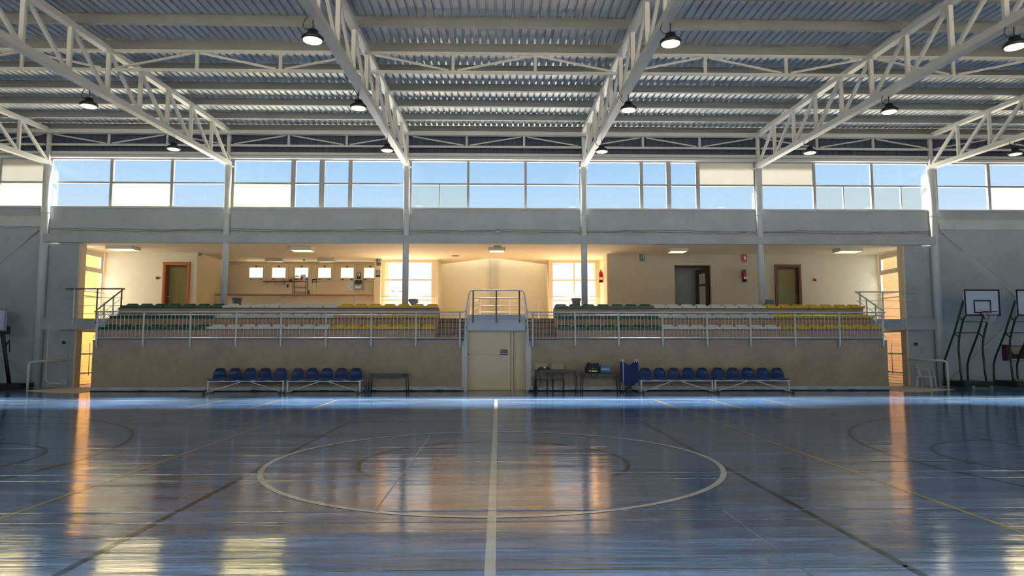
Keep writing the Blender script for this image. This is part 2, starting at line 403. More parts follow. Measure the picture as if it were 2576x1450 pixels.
# corrugated cladding band, roof-edge shadow put into its colour
def corr(x0, x1, y, z0, z1, pitch=.25, d=.03):
    m = MB(); x = x0; vs = []
    while x < x1:
        for dx, dy in ((0, 0), (pitch*.42, 0), (pitch*.5, d), (pitch*.92, d)): vs.append((x+dx, y+dy))
        x += pitch
    n = len(vs); m.add([(a, b, z0) for a, b in vs]+[(a, b, z1) for a, b in vs], [(i, i+1, n+i+1, n+i) for i in range(n-1)]); return m
corr(-XE, XE, 25.25, 8.75, 9.66).build('wall_cladding', 'clad', label='corrugated cladding strip under the roof edge, coloured dark as in shadow', cat='wall', kind='structure')
MB().box(-XE, XE, 24.86, 24.92, 8.60, 8.63).build('trim_8', 'purlin', label='thin grey rail along the lintel', cat='rail', kind='structure')
# other sides of the hall (behind and beside the camera)
ws = MB().holes_y(-XE, XE, 0, 8.6, -4.5, -4.2, [(-XE+1.2+i*4.6, -XE+5.2+i*4.6, 2.2, 8.0) for i in range(10)])
ws.build('wall_south', 'wall', label='near wall of the hall with tall windows behind the viewer', cat='wall', kind='structure')
for s, nm in ((-1, 'left'), (1, 'right')):
    a, b = sorted((s*XE, s*(XE+.3)))
    MB().box(a, b, -4.5, 25.35, 0, 9.6).build('wall_'+('west' if s < 0 else 'east'), 'wall', label=f'{nm} end wall of the hall', cat='wall', kind='structure')
# cables along the wall band
for k, (z, a) in enumerate(((5.82, .02), (5.76, .015))):
    pts = [(-16.5+33*i/110, 24.95, z+a*sin(i*.35+k)+.012*sin(i*1.7)) for i in range(111)]
    MB().tube(pts, .007, 5).build('wall_cable', 'cable', label=('upper' if k == 0 else 'lower')+' thin grey cable strung along the wall band', cat='cable')

# ------------------------------------------------------------------ roof deck, purlins
def deck():
    m = MB(); pitch = .205; y0, y1 = -4.6, 25.95; vs = []; x = -XE-.3
    prof = ((0, .0), (.138, .0), (.148, .05), (.195, .05))
    while x < XE+.3:
        for dx, dz in prof: vs.append((x+dx, dz))
        x += pitch
    n = len(vs); ys = [y0, 5, 12, 18, 24, y1]
    allv = []
    for y in ys: allv += [(a, y, roofz(y)+.30+b) for a, b in vs]
    fs = [(j*n+i, j*n+i+1, (j+1)*n+i+1, (j+1)*n+i) for j in range(len(ys)-1) for i in range(n-1)]
    return m.add(allv, fs)
deck().build('ceiling', 'deck', label='corrugated metal roof deck over the hall', cat='ceiling', kind='structure')
MB().box(-XE-.3, XE+.3, 25.95, 26.05, 9.66, 10.0).build('trim_9', 'purlin', label='eaves fascia outside the far wall', cat='fascia', kind='structure')
NP = ['at the far eaves', 'next to the eaves', 'second inward from the eaves', 'third inward from the eaves', 'fourth inward from the eaves', 'fifth inward from the eaves', 'sixth inward from the eaves', 'seventh inward from the eaves', 'eighth inward from the eaves']
for k in range(9):
    Y = 24.95-1.56*k; z = roofz(Y)+.07
    m = MB().box(-XE, XE, Y-.045, Y+.035, z, z+.215)
    m.box(-XE, XE, Y-.05, Y+.06, z-.012, z)
    m.build('purlin', 'purlin', label='long grey roof purlin, '+NP[k], cat='purlin', group='roof purlins')

# ------------------------------------------------------------------ columns
for i, x in enumerate(COLX):
    z0 = 0 if i in (0, 5) else GF
    t = thing('column', 'round white steel column, %s from the left' % ORD[i], 'column', (x, YW, z0), 'hall columns')
    r = .145 if i in (0, 5) else .115
    MB().lathe((x, YW, z0), [(r, 0), (r, 8.2-z0)], 20).build('shaft', 'column', t)
    MB().lathe((x, YW, 0), [(r+.012, 6.38), (r+.012, 6.41)], 20).build('collar', 'column', t)
    MB().box(x-.15, x+.15, YW-.15, YW+.15, 8.2, 8.225).build('cap_plate', 'column', t)
    if i in (0, 5): MB().box(x-.2, x+.2, YW-.17, YW+.1, 0, .02).build('base_plate', 'column', t)

# ------------------------------------------------------------------ roof trusses
def botz(Y): return 8.30-.043*(24.9-Y)
for i, x in enumerate(COLX):
    t = thing('roof_truss', 'white steel roof truss resting on the %s column from the left' % ORD[i], 'truss', (x, YW, 8.225), 'roof trusses')
    MB().bar((x, YW, roofz(YW)), (x, -4.1, roofz(-4.1)), .18, .14).build('top_chord', 'steel', t)
    MB().bar((x, YW+.05, botz(YW)), (x, -4.1, botz(-4.1)), .20, .16).build('bottom_chord', 'steel', t)
    MB().bar((x, YW-.02, botz(YW)+.08), (x, YW-.02, roofz(YW)-.07), .12, .12).build('end_post', 'steel', t)
    Ys = [YW-.02-1.56*k for k in range(0, 18)]
    for k in range(1, len(Ys)):
        if k <= 9 or True:
            MB().bar((x, Ys[k], botz(Ys[k])+.08), (x, Ys[k], roofz(Ys[k])-.07), .10, .08).build('vertical', 'steel', t)
            wd = .12 if k < 5 else .08
            MB().bar((x, Ys[k]+.07, roofz(Ys[k])-.07), (x, Ys[k-1]-.1, botz(Ys[k-1])+.08), wd, .07, up=(1, 0, 0)).build('diagonal', 'steel', t)

# ------------------------------------------------------------------ lattice girders between trusses
GXS = [-XE+CO]+COLX+[XE+CO]
def girder(i, y, zb, zt, where, start_up):
    x0, x1 = GXS[i]+.09, GXS[i+1]-.09
    t = thing('lattice_girder', 'white lattice girder %s, %s bay from the left' % (where, ORD[i]), 'girder', ((x0+x1)/2, y, zb), 'lattice girders '+where)
    MB().box(x0, x1, y-.035, y+.035, zt-.07, zt).build('top_chord', 'steel', t)
    MB().box(x0, x1, y-.035, y+.035, zb, zb+.07).build('bottom_chord', 'steel', t)
    n = 3; L = (x1-x0)/n
    for k in range(1, n): MB().box(x0+k*L-.04, x0+k*L+.04, y-.03, y+.03, zb+.07, zt-.07).build('vertical', 'steel', t)
    up = start_up
    for k in range(n):
        a, b = x0+k*L+.12, x0+(k+1)*L-.12
        za, zb_ = (zb+.09, zt-.09) if up else (zt-.09, zb+.09)
        MB().bar((a, y, za), (b, y, zb_), .045, .05, up=(0, 1, 0)).build('diagonal', 'steel', t); up = not up
for i in range(7):
    girder(i, 24.80, 8.93, 9.44, 'under the eaves', i % 2 == 0)
    girder(i, 17.13, 8.64, 9.22, 'across the middle of the roof', i % 2 == 0)
MB().box(-XE, XE, 24.66, 24.74, 9.38, 9.52).build('trim_10', 'steel', label='long white eaves tube above the girders', cat='tube', kind='structure')

# ------------------------------------------------------------------ high-bay lamps
def lamp(x, y, zc, label, first=[None]):
    """zc: underside of the chord; the lamp hangs from it"""
    if first[0] is None:
        t = thing('high_bay_lamp', label, 'lamp', (x, y, zc), 'high bay lamps')
        MB().lathe((x, y, zc-.40), [(.19, .0), (.205, .02), (.205, .05), (.15, .10), (.10, .12), (.095, .19), (.06, .21)], 28, cap=True).build('housing', 'black', t)
        MB().lathe((x, y, zc-.415), [(.168, 0), (.175, .014)], 28).build('lens', 'lamp_on', t)
        MB().tube([(x, y, zc-.19), (x, y, zc-.08), (x, y, zc)], .012, 8).build('hook', 'black', t)
        MB().tube([(x-.02, y, zc-.2), (x-.14, y, zc-.20), (x-.19, y, zc-.13), (x-.17, y, zc-.03), (x-.12, y, zc+.04), (x-.1, y, zc+.08)], .009, 6).build('power_cable', 'black', t)
        first[0] = t; return t
    return copy_tree(first[0], loc=(x, y, zc), label=label)
LY = [20.8, 16.45, 12.3]
ln = {1: 'second', 2: 'third', 3: 'fourth', 4: 'fifth', 5: 'sixth'}
wh = ['nearest the far windows', 'in the middle', 'nearest the viewer']
for i in (1, 2, 3, 4, 5):
    for k, y in enumerate(LY):
        if i == 1 and k == 2 or i == 5 and k > 0: continue
        lamp(COLX[i]+(-.06 if i < 3 else .06), y, botz(y)-.08, 'round black high bay lamp under the %s truss, %s' % (ln[i], wh[k]))

# ------------------------------------------------------------------ high windows (clerestory)
def clear_window(idx, x0, x1, divs, label):
    """divs: list of (xa, xb, upper material, lower material, lower split?)"""
    t = thing('window_%d' % idx, label, 'window', ((x0+x1)/2, 25.1, 6.66), kind='structure')
    zt, zb, zm = 8.52, 6.66, 7.60
    f = MB(); f.box(x0, x1, 25.06, 25.14, zb, zb+.05); f.box(x0, x1, 25.06, 25.14, zt-.05, zt)
    prev = None
    for (a, b, mu, ml, sp, thick) in divs:
        f.box(a, b, 25.06, 25.14, zm-.03, zm+.03)
        if prev is None: f.box(x0, a, 25.06, 25.14, zb, zt)
        else: f.box(prev, a, 25.05, 25.15, zb, zt)
        if sp: m_ = (a+b)/2; f.box(m_-.015, m_+.015, 25.06, 25.14, zb, zm)
        prev = b
    f.box(prev, x1, 25.06, 25.14, zb, zt)
    f.build('window_frame', 'winframe', t)
    nm = {'milky': 'milky white panel', 'cpanel': 'cream translucent panel', 'ypanel': 'yellowish translucent panel', 'frost': 'pale frosted pane'}
    for (a, b, mu, ml, sp, thick) in divs:
        MB().box(a, b, 25.095, 25.105, zm+.03, zt-.05).build('pane', mu, t, label=nm.get(mu))
        if sp:
            m_ = (a+b)/2
            MB().box(a, m_-.015, 25.095, 25.105, zb+.05, zm-.03).build('pane', ml, t, label=nm.get(ml))
            MB().box(m_+.015, b, 25.095, 25.105, zb+.05, zm-.03).build('pane', ml, t, label=nm.get(ml))
        else: MB().box(a, b, 25.095, 25.105, zb+.05, zm-.03).build('pane', ml, t, label=nm.get(ml))
def dv(a, b, mu='glass', ml='glass', sp=False): return (X_(a, 25.1, 460), X_(b, 25.1, 460), mu, ml, sp, 0)
CL = COLX
clear_window(1, -XE, CL[0], [(-XE+.1, -20.4, 'glass', 'glass', False, 0), (-20.3, -18.6, 'glass', 'cpanel', False, 0), (-18.5, CL[0]-.1, 'milky', 'cpanel', False, 0)], 'high window in the leftmost bay, cut by the picture edge')
clear_window(2, CL[0], CL[1], [dv(131, 278), dv(285, 430, 'glass', 'cpanel'), dv(437, 568)], 'high window with one cream lower panel left of the second column')
clear_window(3, CL[1], CL[2], [dv(590, 733, 'glass', 'ypanel'), dv(744, 804), dv(817, 877), dv(887, 1018)], 'high window with a yellow panel right of the second column')
clear_window(4, CL[2], CL[3], [dv(1036, 1175, 'glass', 'frost', True), dv(1181, 1319), dv(1325, 1457)], 'high window in the middle bay with split frosted lower pane')
clear_window(5, CL[3], CL[4], [dv(1476, 1609), dv(1617, 1676), dv(1687, 1750), dv(1759, 1896, 'milky', 'glass')], 'high window with milky upper right panel, right of the fourth column')
clear_window(6, CL[4], CL[5], [dv(1916, 2044, 'milky', 'glass'), dv(2050, 2189, 'glass', 'frost', True), dv(2195, 2333, 'glass', 'frost', True)], 'high window with milky upper left panel, right of the fifth column')
clear_window(7, CL[5], XE, [dv(2356, 2482), dv(2489, 2622, 'glass', 'cpanel'), (X_(2630, 25.1, 460), XE-.1, 'glass', 'glass', False, 0)], 'high window in the rightmost bay, cut by the picture edge')

# ------------------------------------------------------------------ wind braces on outer bays
for s, nm in ((-1, 'left'), (1, 'right')):
    xa = s*16.85; xb = s*(XE-.1)
    MB().tube([(xa, 24.94, 5.86), (xb, 24.94, .15)], .032, 8).build('wind_brace', 'steel', label=f'white diagonal brace rising to the column on the {nm} outer bay', cat='brace')
    MB().tube([(xa, 24.88, .2), (xb, 24.88, 5.86)], .022, 8).build('wind_brace', 'steel', label=f'thin diagonal brace dropping to the column foot on the {nm} outer bay', cat='brace')

# ------------------------------------------------------------------ gallery shell
MB().box(-16.05, 15.95, 24.83, 32.1, 2.12, 2.5).build('floor_gallery', 'gfloor', label='tiled gallery floor behind the stands', cat='floor', kind='structure')
g = MB()   # ceiling slab with a V-edged opening in front of the far wall
g.box(-16.2, -2.6, 24.97, 31.0, GC, GC+.28); g.box(2.3, 16.1, 24.97, 31.0, GC, GC+.28); g.box(-2.6, 2.3, 24.97, 29.0, GC, GC+.28)
g.prism_z([(-2.6, 29.0), (-.14, 29.0), (-2.6, 31.4)], GC, GC+.28); g.prism_z([(-.14, 29.0), (2.3, 29.0), (2.3, 31.4)], GC, GC+.28)
g.build('ceiling_gallery', 'ceil', label='cream gallery ceiling slab', cat='ceiling', kind='structure')
MB().box(-16.2, -2.6, 25.36, 31.0, GC+.285, GC+.32).box(2.3, 16.1, 25.36, 31.0, GC+.285, GC+.32).box(-2.6, 2.3, 25.36, 28.9, GC+.285, GC+.32).build('ground_roof_reflector', 'roof_reflector', label='unseen pale reflector added on the gallery roof outside', cat='roof_reflector', kind='structure')  # unseen layer added to bounce sunlight up to the hall ceiling
DL = (X_(412, 27.6), X_(477, 27.6)); OPN = (X_(1697, 27.6), X_(1789, 27.6)); DR = (X_(1950, 27.6), X_(2013, 27.6))
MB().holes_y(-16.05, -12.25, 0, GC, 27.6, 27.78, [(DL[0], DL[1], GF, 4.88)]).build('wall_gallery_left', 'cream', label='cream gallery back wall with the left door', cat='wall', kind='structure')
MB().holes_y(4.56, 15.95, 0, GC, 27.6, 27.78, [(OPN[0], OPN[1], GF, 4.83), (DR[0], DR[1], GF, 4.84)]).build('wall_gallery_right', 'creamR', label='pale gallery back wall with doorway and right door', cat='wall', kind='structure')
sd = (30.0, 30.65)
mwl = MB(); mwl.box(-12.37, -12.25, 27.78, sd[0], GF, GC); mwl.box(-12.37, -12.25, sd[1], 30.7, GF, GC); mwl.box(-12.37, -12.25, sd[0], sd[1], 4.62, GC)
mwl.build('wall_bar_left', 'cream', label='side wall of the bar room', cat='wall', kind='structure')
BW = [(628, 662), (685, 719), (743, 776), (801, 833), (858, 890), (916, 947)]
bh = [(X_(a, 30.7, 690), X_(b, 30.7, 690), 4.58, 5.03) for a, b in BW]
MB().holes_y(-12.37, -5.3, 0, GC, 30.7, 30.95, bh).build('wall_bar_back', 'creamShade', label='bar room back wall with six small windows', cat='wall', kind='structure')
MB().box(-5.38, -5.1, 29.45, 31.0, 0, GC).build('wall_bar_right', 'cream', label='cream pillar wall between bar and tall window', cat='wall', kind='structure')
MB().box(-5.1, -5.02, 29.95, 31.1, 0, 5.6).build('wall_brick_bar', 'brick_shaded', label='brick outer face of the bar room beside the tall window', cat='wall', kind='structure')
MB().box(4.45, 4.55, 29.95, 31.6, 0, 5.6).build('wall_brick_return', 'brick_lit', label='sunlit brick return beside the right tall window', cat='wall', kind='structure')
WL = (-5.02, X_(1088, 29.7)); WR = (X_(1388, 29.7), 4.42)
MB().holes_y(-5.1, -2.6, 0, GC, 29.7, 29.95, [(WL[0], WL[1], 2.65, 5.25)]).build('wall_window_left', 'cream', label='wall around the left tall window', cat='wall', kind='structure')
MB().holes_y(2.3, 4.56, 0, GC, 29.7, 29.95, [(WR[0], WR[1], 2.65, 5.25)]).build('wall_window_right', 'cream', label='wall around the right tall window', cat='wall', kind='structure')
MB().box(4.56, 4.7, 27.78, 29.95, 0, GC).build('wall_side_right', 'cream', label='short side wall carrying the extinguisher', cat='wall', kind='structure')
for s, x in ((-1, -2.6), (1, 2.3)):
    MB().box(x, x-s*-.12, 29.95, 32.0, 0, 6.0).build('wall_stair_'+('left' if s < 0 else 'right'), 'cream', label='cream side of the stairwell, '+('left' if s < 0 else 'right'), cat='wall', kind='structure')
MB().box(-2.6, 2.3, 32.0, 32.2, 0, 6.0).build('wall_stair_back', 'cream', label='bright cream far wall of the stairwell', cat='wall', kind='structure')
MB().box(X_(1235, 31.85), X_(1249, 31.85), 31.7, 32.0, GF, 6.0).build('column', 'creamR', label='square pillar in the middle of the stairwell wall', cat='pillar')  # pillar's shade is put in by a darker cream
sk = thing('window_8', 'rooflight over the stairwell', 'window', (-.15, 30.7, 6.0), kind='structure')
MB().box(-2.6, 2.3, 30.95, 31.05, 5.95, 6.02).box(-.2, -.1, 29.4, 32.0, 5.95, 6.02).build('window_frame', 'frame_w', sk)
MB().box(-2.6, 2.3, 29.3, 32.1, 6.03, 6.04).build('pane', 'skylight', sk)
# room behind the doorway
MB().box(7.0, 10.8, 29.3, 29.4, GF, GC).box(10.7, 10.8, 27.78, 29.3, GF, GC).box(6.6, 7.0, 27.78, 29.4, GF, GC).build('wall_back_room', 'wall', label='grey wall of the room beyond the doorway', cat='wall', kind='structure')
MB().box(-14.2, -12.4, 27.95, 28.05, GF, GC).build('wall_behind_door', 'near_black', label='near-black sheet standing for the dark lobby behind the left door', cat='wall', kind='structure')  # the lobby's darkness is put into this sheet's colour

# tall windows
def tall_window(idx, x0, x1, mull, label, y=29.8):
    t = thing('window_%d' % idx, label, 'window', ((x0+x1)/2, y, 2.65), kind='structure')
    f = MB(); f.box(x0, x1, y-.04, y+.04, 5.17, 5.25); f.box(x0, x1, y-.04, y+.04, 2.65, 2.72); f.box(x0, x0+.05, y-.04, y+.04, 2.65, 5.25); f.box(x1-.05, x1, y-.04, y+.04, 2.65, 5.25)
    for z in (4.40, 3.50): f.box(x0, x1, y-.03, y+.03, z-.03, z+.03)
    f.box(mull-.03, mull+.03, y-.03, y+.03, 2.7, 5.2)
    f.build('window_frame', 'frame_w', t)
    for a, b in ((x0+.05, mull-.03), (mull+.03, x1-.05)):
        for c, d in ((4.43, 5.17), (3.53, 4.37), (2.72, 3.47)): MB().box(a, b, y-.005, y+.005, c, d).build('pane', 'glass', t)
    MB().tube([(x0-.1, y-.16, 3.66), (x1+.12, y-.16, 3.66)], .022, 8).tube([(x0-.1, y-.16, 3.66), (x0-.1, y-.04, 3.66)], .012, 6).tube([(x1+.12, y-.16, 3.66), (x1+.12, y-.04, 3.66)], .012, 6).build('guard_bar', 'rail', t)
tall_window(9, WL[0], WL[1], X_(1024, 29.8), 'tall gallery window behind the third column')
tall_window(10, WR[0], WR[1], X_(1444, 29.8), 'tall gallery window behind the fourth column')
for k, (a, b, c, d) in enumerate(bh):
    t = thing('window_%d' % (11+k), 'small square window high in the bar room, %s from the left' % ORD[k], 'window', ((a+b)/2, 30.75, c), kind='structure')
    f = MB(); f.box(a-.12, b+.12, 30.66, 30.70, c-.14, c-.0); f.box(a-.12, b+.12, 30.66, 30.70, d, d+.16); f.box(a-.12, a, 30.66, 30.70, c, d); f.box(b, b+.12, 30.66, 30.70, c, d)
    f.build('window_frame', 'creamShade', t)
    MB().box(a, b, 30.80, 30.81, c, d).build('pane', 'glass', t)
    MB().box((a+b)/2-.03, (a+b)/2+.03, 30.63, 30.66, d+.03, d+.10).build('latch', 'black', t)
    for xx in (a+.02, b-.14): MB().box(xx, xx+.12, 30.64, 30.66, c-.09, c-.065).build('hinge', 'black', t)

# side glazing of the gallery ends, two storeys
def side_window(idx, xs, s, label):
    t = thing('window_%d' % idx, label, 'window', (xs, 26.4, 0), kind='structure')
    f = MB(); y0, y1 = 25.36, 27.55
    def bx(ya, yb, za, zb, th=.04): f.box(xs-th, xs+th, ya, yb, za, zb)
    ym = 26.15
    for za, zb in ((2.5, 5.28),):
        bx(y0, y0+.06, za, zb); bx(y1-.08, y1, za, zb); bx(y0, y1, zb-.12, zb); bx(ym-.04, ym+.04, za, zb); bx(y0, y1, 4.42, 4.5); bx(y0, y1, 2.5, 2.56); bx(y0, y1, 3.42, 3.47)
    bx(ym+.04, ym+.12, 4.5, 5.16); bx(y1-.16, y1-.08, 4.5, 5.16); bx(ym, y1-.08, 5.06, 5.16); bx(ym, y1-.08, 4.5, 4.6)
    bx(y0, y0+.06, 0, 2.1); bx(y1-.08, y1, 0, 2.1); bx(ym-.09, ym+.09, 0, 2.1); bx(y0, y1, 2.04, 2.12); bx(y0, y1, 1.16, 1.22); bx(y0, y1, .42, .48); bx(y0, y1, 0, .03)
    if s > 0:
        for z in (.12, .24, .34): bx(y0, y1, z, z+.012, .02)
    f.build('window_frame', 'frame_w', t)
    for a, b in ((y0+.06, ym-.04), (ym+.12, y1-.16)): MB().box(xs-.005, xs+.005, a, b, 4.6 if a > ym else 4.5, 5.06 if a > ym else 5.16).build('pane', 'glass', t)
    for a, b in ((y0+.06, ym-.04), (ym+.04, y1-.08)):
        MB().box(xs-.005, xs+.005, a, b, 2.56, 3.42).build('pane', 'glass', t)
        MB().box(xs-.005, xs+.005, a, b, 3.47, 4.42).build('pane', 'glass', t)
    for a, b in ((y0+.06, ym-.09), (ym+.09, y1-.08)):
        for c, d in ((.48, 1.16), (1.22, 2.04), (.03, .42)): MB().box(xs-.005, xs+.005, a, b, c, d).build('pane', 'glass', t)
    i_ = -s*.14
    MB().tube([(xs+i_, y0+.1, 3.62), (xs+i_, y1+.0, 3.62)], .02, 8).build('guard_bar', 'rail', t)
    MB().tube([(xs+i_, 26.75, .35), (xs+i_, 26.75, 1.62)], .014, 8).build('pull_handle', 'railb', t)
side_window(17, -16.05, -1, 'tall side glazing at the left end of the gallery, orange brick beyond')
side_window(18, 15.95, 1, 'tall side glazing at the right end of the gallery, red brick beyond')
MB().box(-22, -16.2, 28.3, 28.5, -.1, 5.9).build('wall_brick_left', 'brick_lit', label='brick wall in sunlit orange tone outside the left glazing', cat='wall', kind='structure')
MB().box(16.1, 22, 28.3, 28.5, -.1, 5.9).build('wall_brick_right', 'brick_shaded', label='brick wall in shaded red tone outside the right glazing', cat='wall', kind='structure')
# white notice on the right brick wall outside
pb = at(2335, 948, 28.28)
MB().prism_y([(pb.x-.0, .52), (pb.x+.42, .55), (pb.x+.32, 1.32), (pb.x-.10, 1.30)], 28.24, 28.27).build('leaning_board', 'wht', label='pale folded board leaning on the red brick outside the right glazing', cat='board')
# jambs of the openings (cream return of the hall wall)
for s, nm in ((-1, 'left'), (1, 'right')):
    a, b = sorted((s*15.45, s*15.38))
    MB().box(a, b, 25.03, 25.36, 0, 2.1).box(a, b, 25.03, 25.36, 2.5, 5.3).build('trim_%d' % (11 if s < 0 else 12), 'ramp', label=f'cream jamb of the {nm} gallery opening', cat='jamb', kind='structure')
    pts = [(s*15.5, 24.75), (s*15.42, 24.95), (s*13.6, 25.0), (s*13.6, 22.6), (s*15.0, 22.75)]
    pr = [at(85 if s < 0 else 2363, 983, 23.3)]
    P = [(s*15.85, 23.2), (s*15.45, 24.95), (s*13.5, 24.95), (s*13.5, 22.35), (s*14.5, 22.4)]
    if s > 0: P = P[::-1]
    MB().prism_z(P, 0, .012).build('threshold_slab', 'ramp', label=f'cream painted threshold on the floor at the {nm} side opening', cat='threshold')
MB().box(-90, 90, 31.0, 160, -.3, -.1).box(-90, -16.2, 25.4, 31.0, -.3, -.1).box(16.1, 90, 25.4, 31, -.3, -.1).build('ground', 'ground', label='pale paving outside the building', cat='ground', kind='structure')
MB().box(-90, 90, -60, -4.6, -.3, -.1).build('ground_south', 'ground', label='pale paving behind the viewer outside', cat='ground', kind='structure')
MB().box(-16.05, 15.95, 25.3, 31, -.1, 0).build('floor_lower', 'gfloor', label='tiled floor of the lower passages', cat='floor', kind='structure')

# ------------------------------------------------------------------ stands
RZ = (2.075, 2.475, 2.865); RY = (23.0, 23.62, 24.24)
for s, nm in ((-1, 'left'), (1, 'right')):
    def sb(m, a, b, *r): return m.box(min(s*a, s*b), max(s*a, s*b), *r)
    xo = 13.47 if s < 0 else 13.35
    t = thing('grandstand', f'{nm} tan concrete stand with three stepped tiers', 'grandstand', (s*7.3, 23.8, 0), 'grandstands')
    sb(MB(), xo, 1.08, 22.82, 22.98, 0, 1.66).build('front_wall', 'stand', t)
    sb(MB(), xo, 1.08, 22.80, 22.995, 1.66, 1.715).build('ledge', 'ledge', t)
    sb(MB(), xo, 1.10, 22.805, 22.82, .035, .15).build('skirting', 'skirt', t)
    sb(MB(), xo, 1.10, 22.80, 22.82, 0, .03).build('skirting_gap', 'near_black', t)
    sb(MB(), 1.16, 1.08, 22.815, 23.2, 0, 1.66).build('end_strip', 'jamb', t)
    tr = MB()
    for k in range(3): sb(tr, xo, 2.08, RY[k], (RY[k+1] if k < 2 else 24.77), (1.0, 1.7, 2.1)[k], RZ[k])
    tr.build('tier', 'riser', t)
    for k in range(3):
        sb(MB(), xo, 2.08, RY[k]-.006, RY[k]+.03, RZ[k]-.035, RZ[k]+.004).build('tier_edge', 'tread', t)
    zs = (1.73, 1.94, 2.15, 2.36, 2.5)
    for k in range(5):
        y = 22.99+.36*k
        sb(MB(), 2.08, 1.0, y, 24.83, zs[k]-.25, zs[k]-.03).build('aisle_step', 'riser', t)
        sb(MB(), 2.08, 1.0, y-.012, y+.3, zs[k]-.03, zs[k]).build('tread', 'tread', t)
    sb(MB(), xo, xo-.1, 22.98, 24.77, 0, 1.7).build('side_wall', 'stand', t)
    # chipped skirting
    for q in range(9):
        x = s*(1.8+q*1.25+random.random()*.8)
        MB().prism_y([(x, .03), (x+.3+random.random()*.3, .03), (x+.26, .045), (x+.12, .04+random.random()*.02), (x+.03, .045)], 22.798, 22.806).build('chip', 'near_black', t)

# ------------------------------------------------------------------ stadium seats, one object each
def seat_proto(m):
    b = MB()
    pr = [(0, .012), (.012, .0), (.40, 0), (.41, .01), (.41, .085), (.33, .082), (.18, .072), (.03, .088), (.008, .082), (0, .07)]
    b.prism_x(pr, -.243, .243)
    back = [(.30, .078), (.36, .165), (.405, .17), (.41, .08)]
    n = 4; L = [(-.235, back[0]), (-.165, back[1]), (-.165, back[2]), (-.235, back[3])]; R = [(-x, p) for x, p in L]
    vs = [(x, p[0], p[1]) for x, p in L]+[(x, p[0], p[1]) for x, p in R]
    b.add(vs, [(3, 2, 1, 0), (4, 5, 6, 7), (0, 1, 5, 4), (1, 2, 6, 5), (2, 3, 7, 6), (3, 0, 4, 7)])
    b.box(-.235, -.2, .05, .3, .0, .078)
    me = bpy.data.meshes.new('stadium_seat'); me.from_pydata(b.v, [], b.f); me.materials.append(M[m]); me.update(); return me
SM = {c: seat_proto(c) for c in ('green', 'white', 'yellow')}
RN = ('front', 'middle', 'back')
for s, nm in ((-1, 'left'), (1, 'right')):
    x0 = -13.45 if s < 0 else 2.09
    for r in range(3):
        for k in range(22):
            c, j, tot = ('green', k, 7) if k < 7 else (('white', k-7, 8) if k < 15 else ('yellow', k-15, 7))
            o = bpy.data.objects.new('stadium_seat', SM[c]); COL.objects.link(o)
            o.location = (x0+.516*(k+.5)*11.36/11.352, RY[r]+.03, RZ[r]+.004)
            tag(o, f'{c} plastic seat, {ORD[j]} {c} one from the left, {RN[r]} row, {nm} stand', 'seat', f'{c} seats in the {RN[r]} row of the {nm} stand')

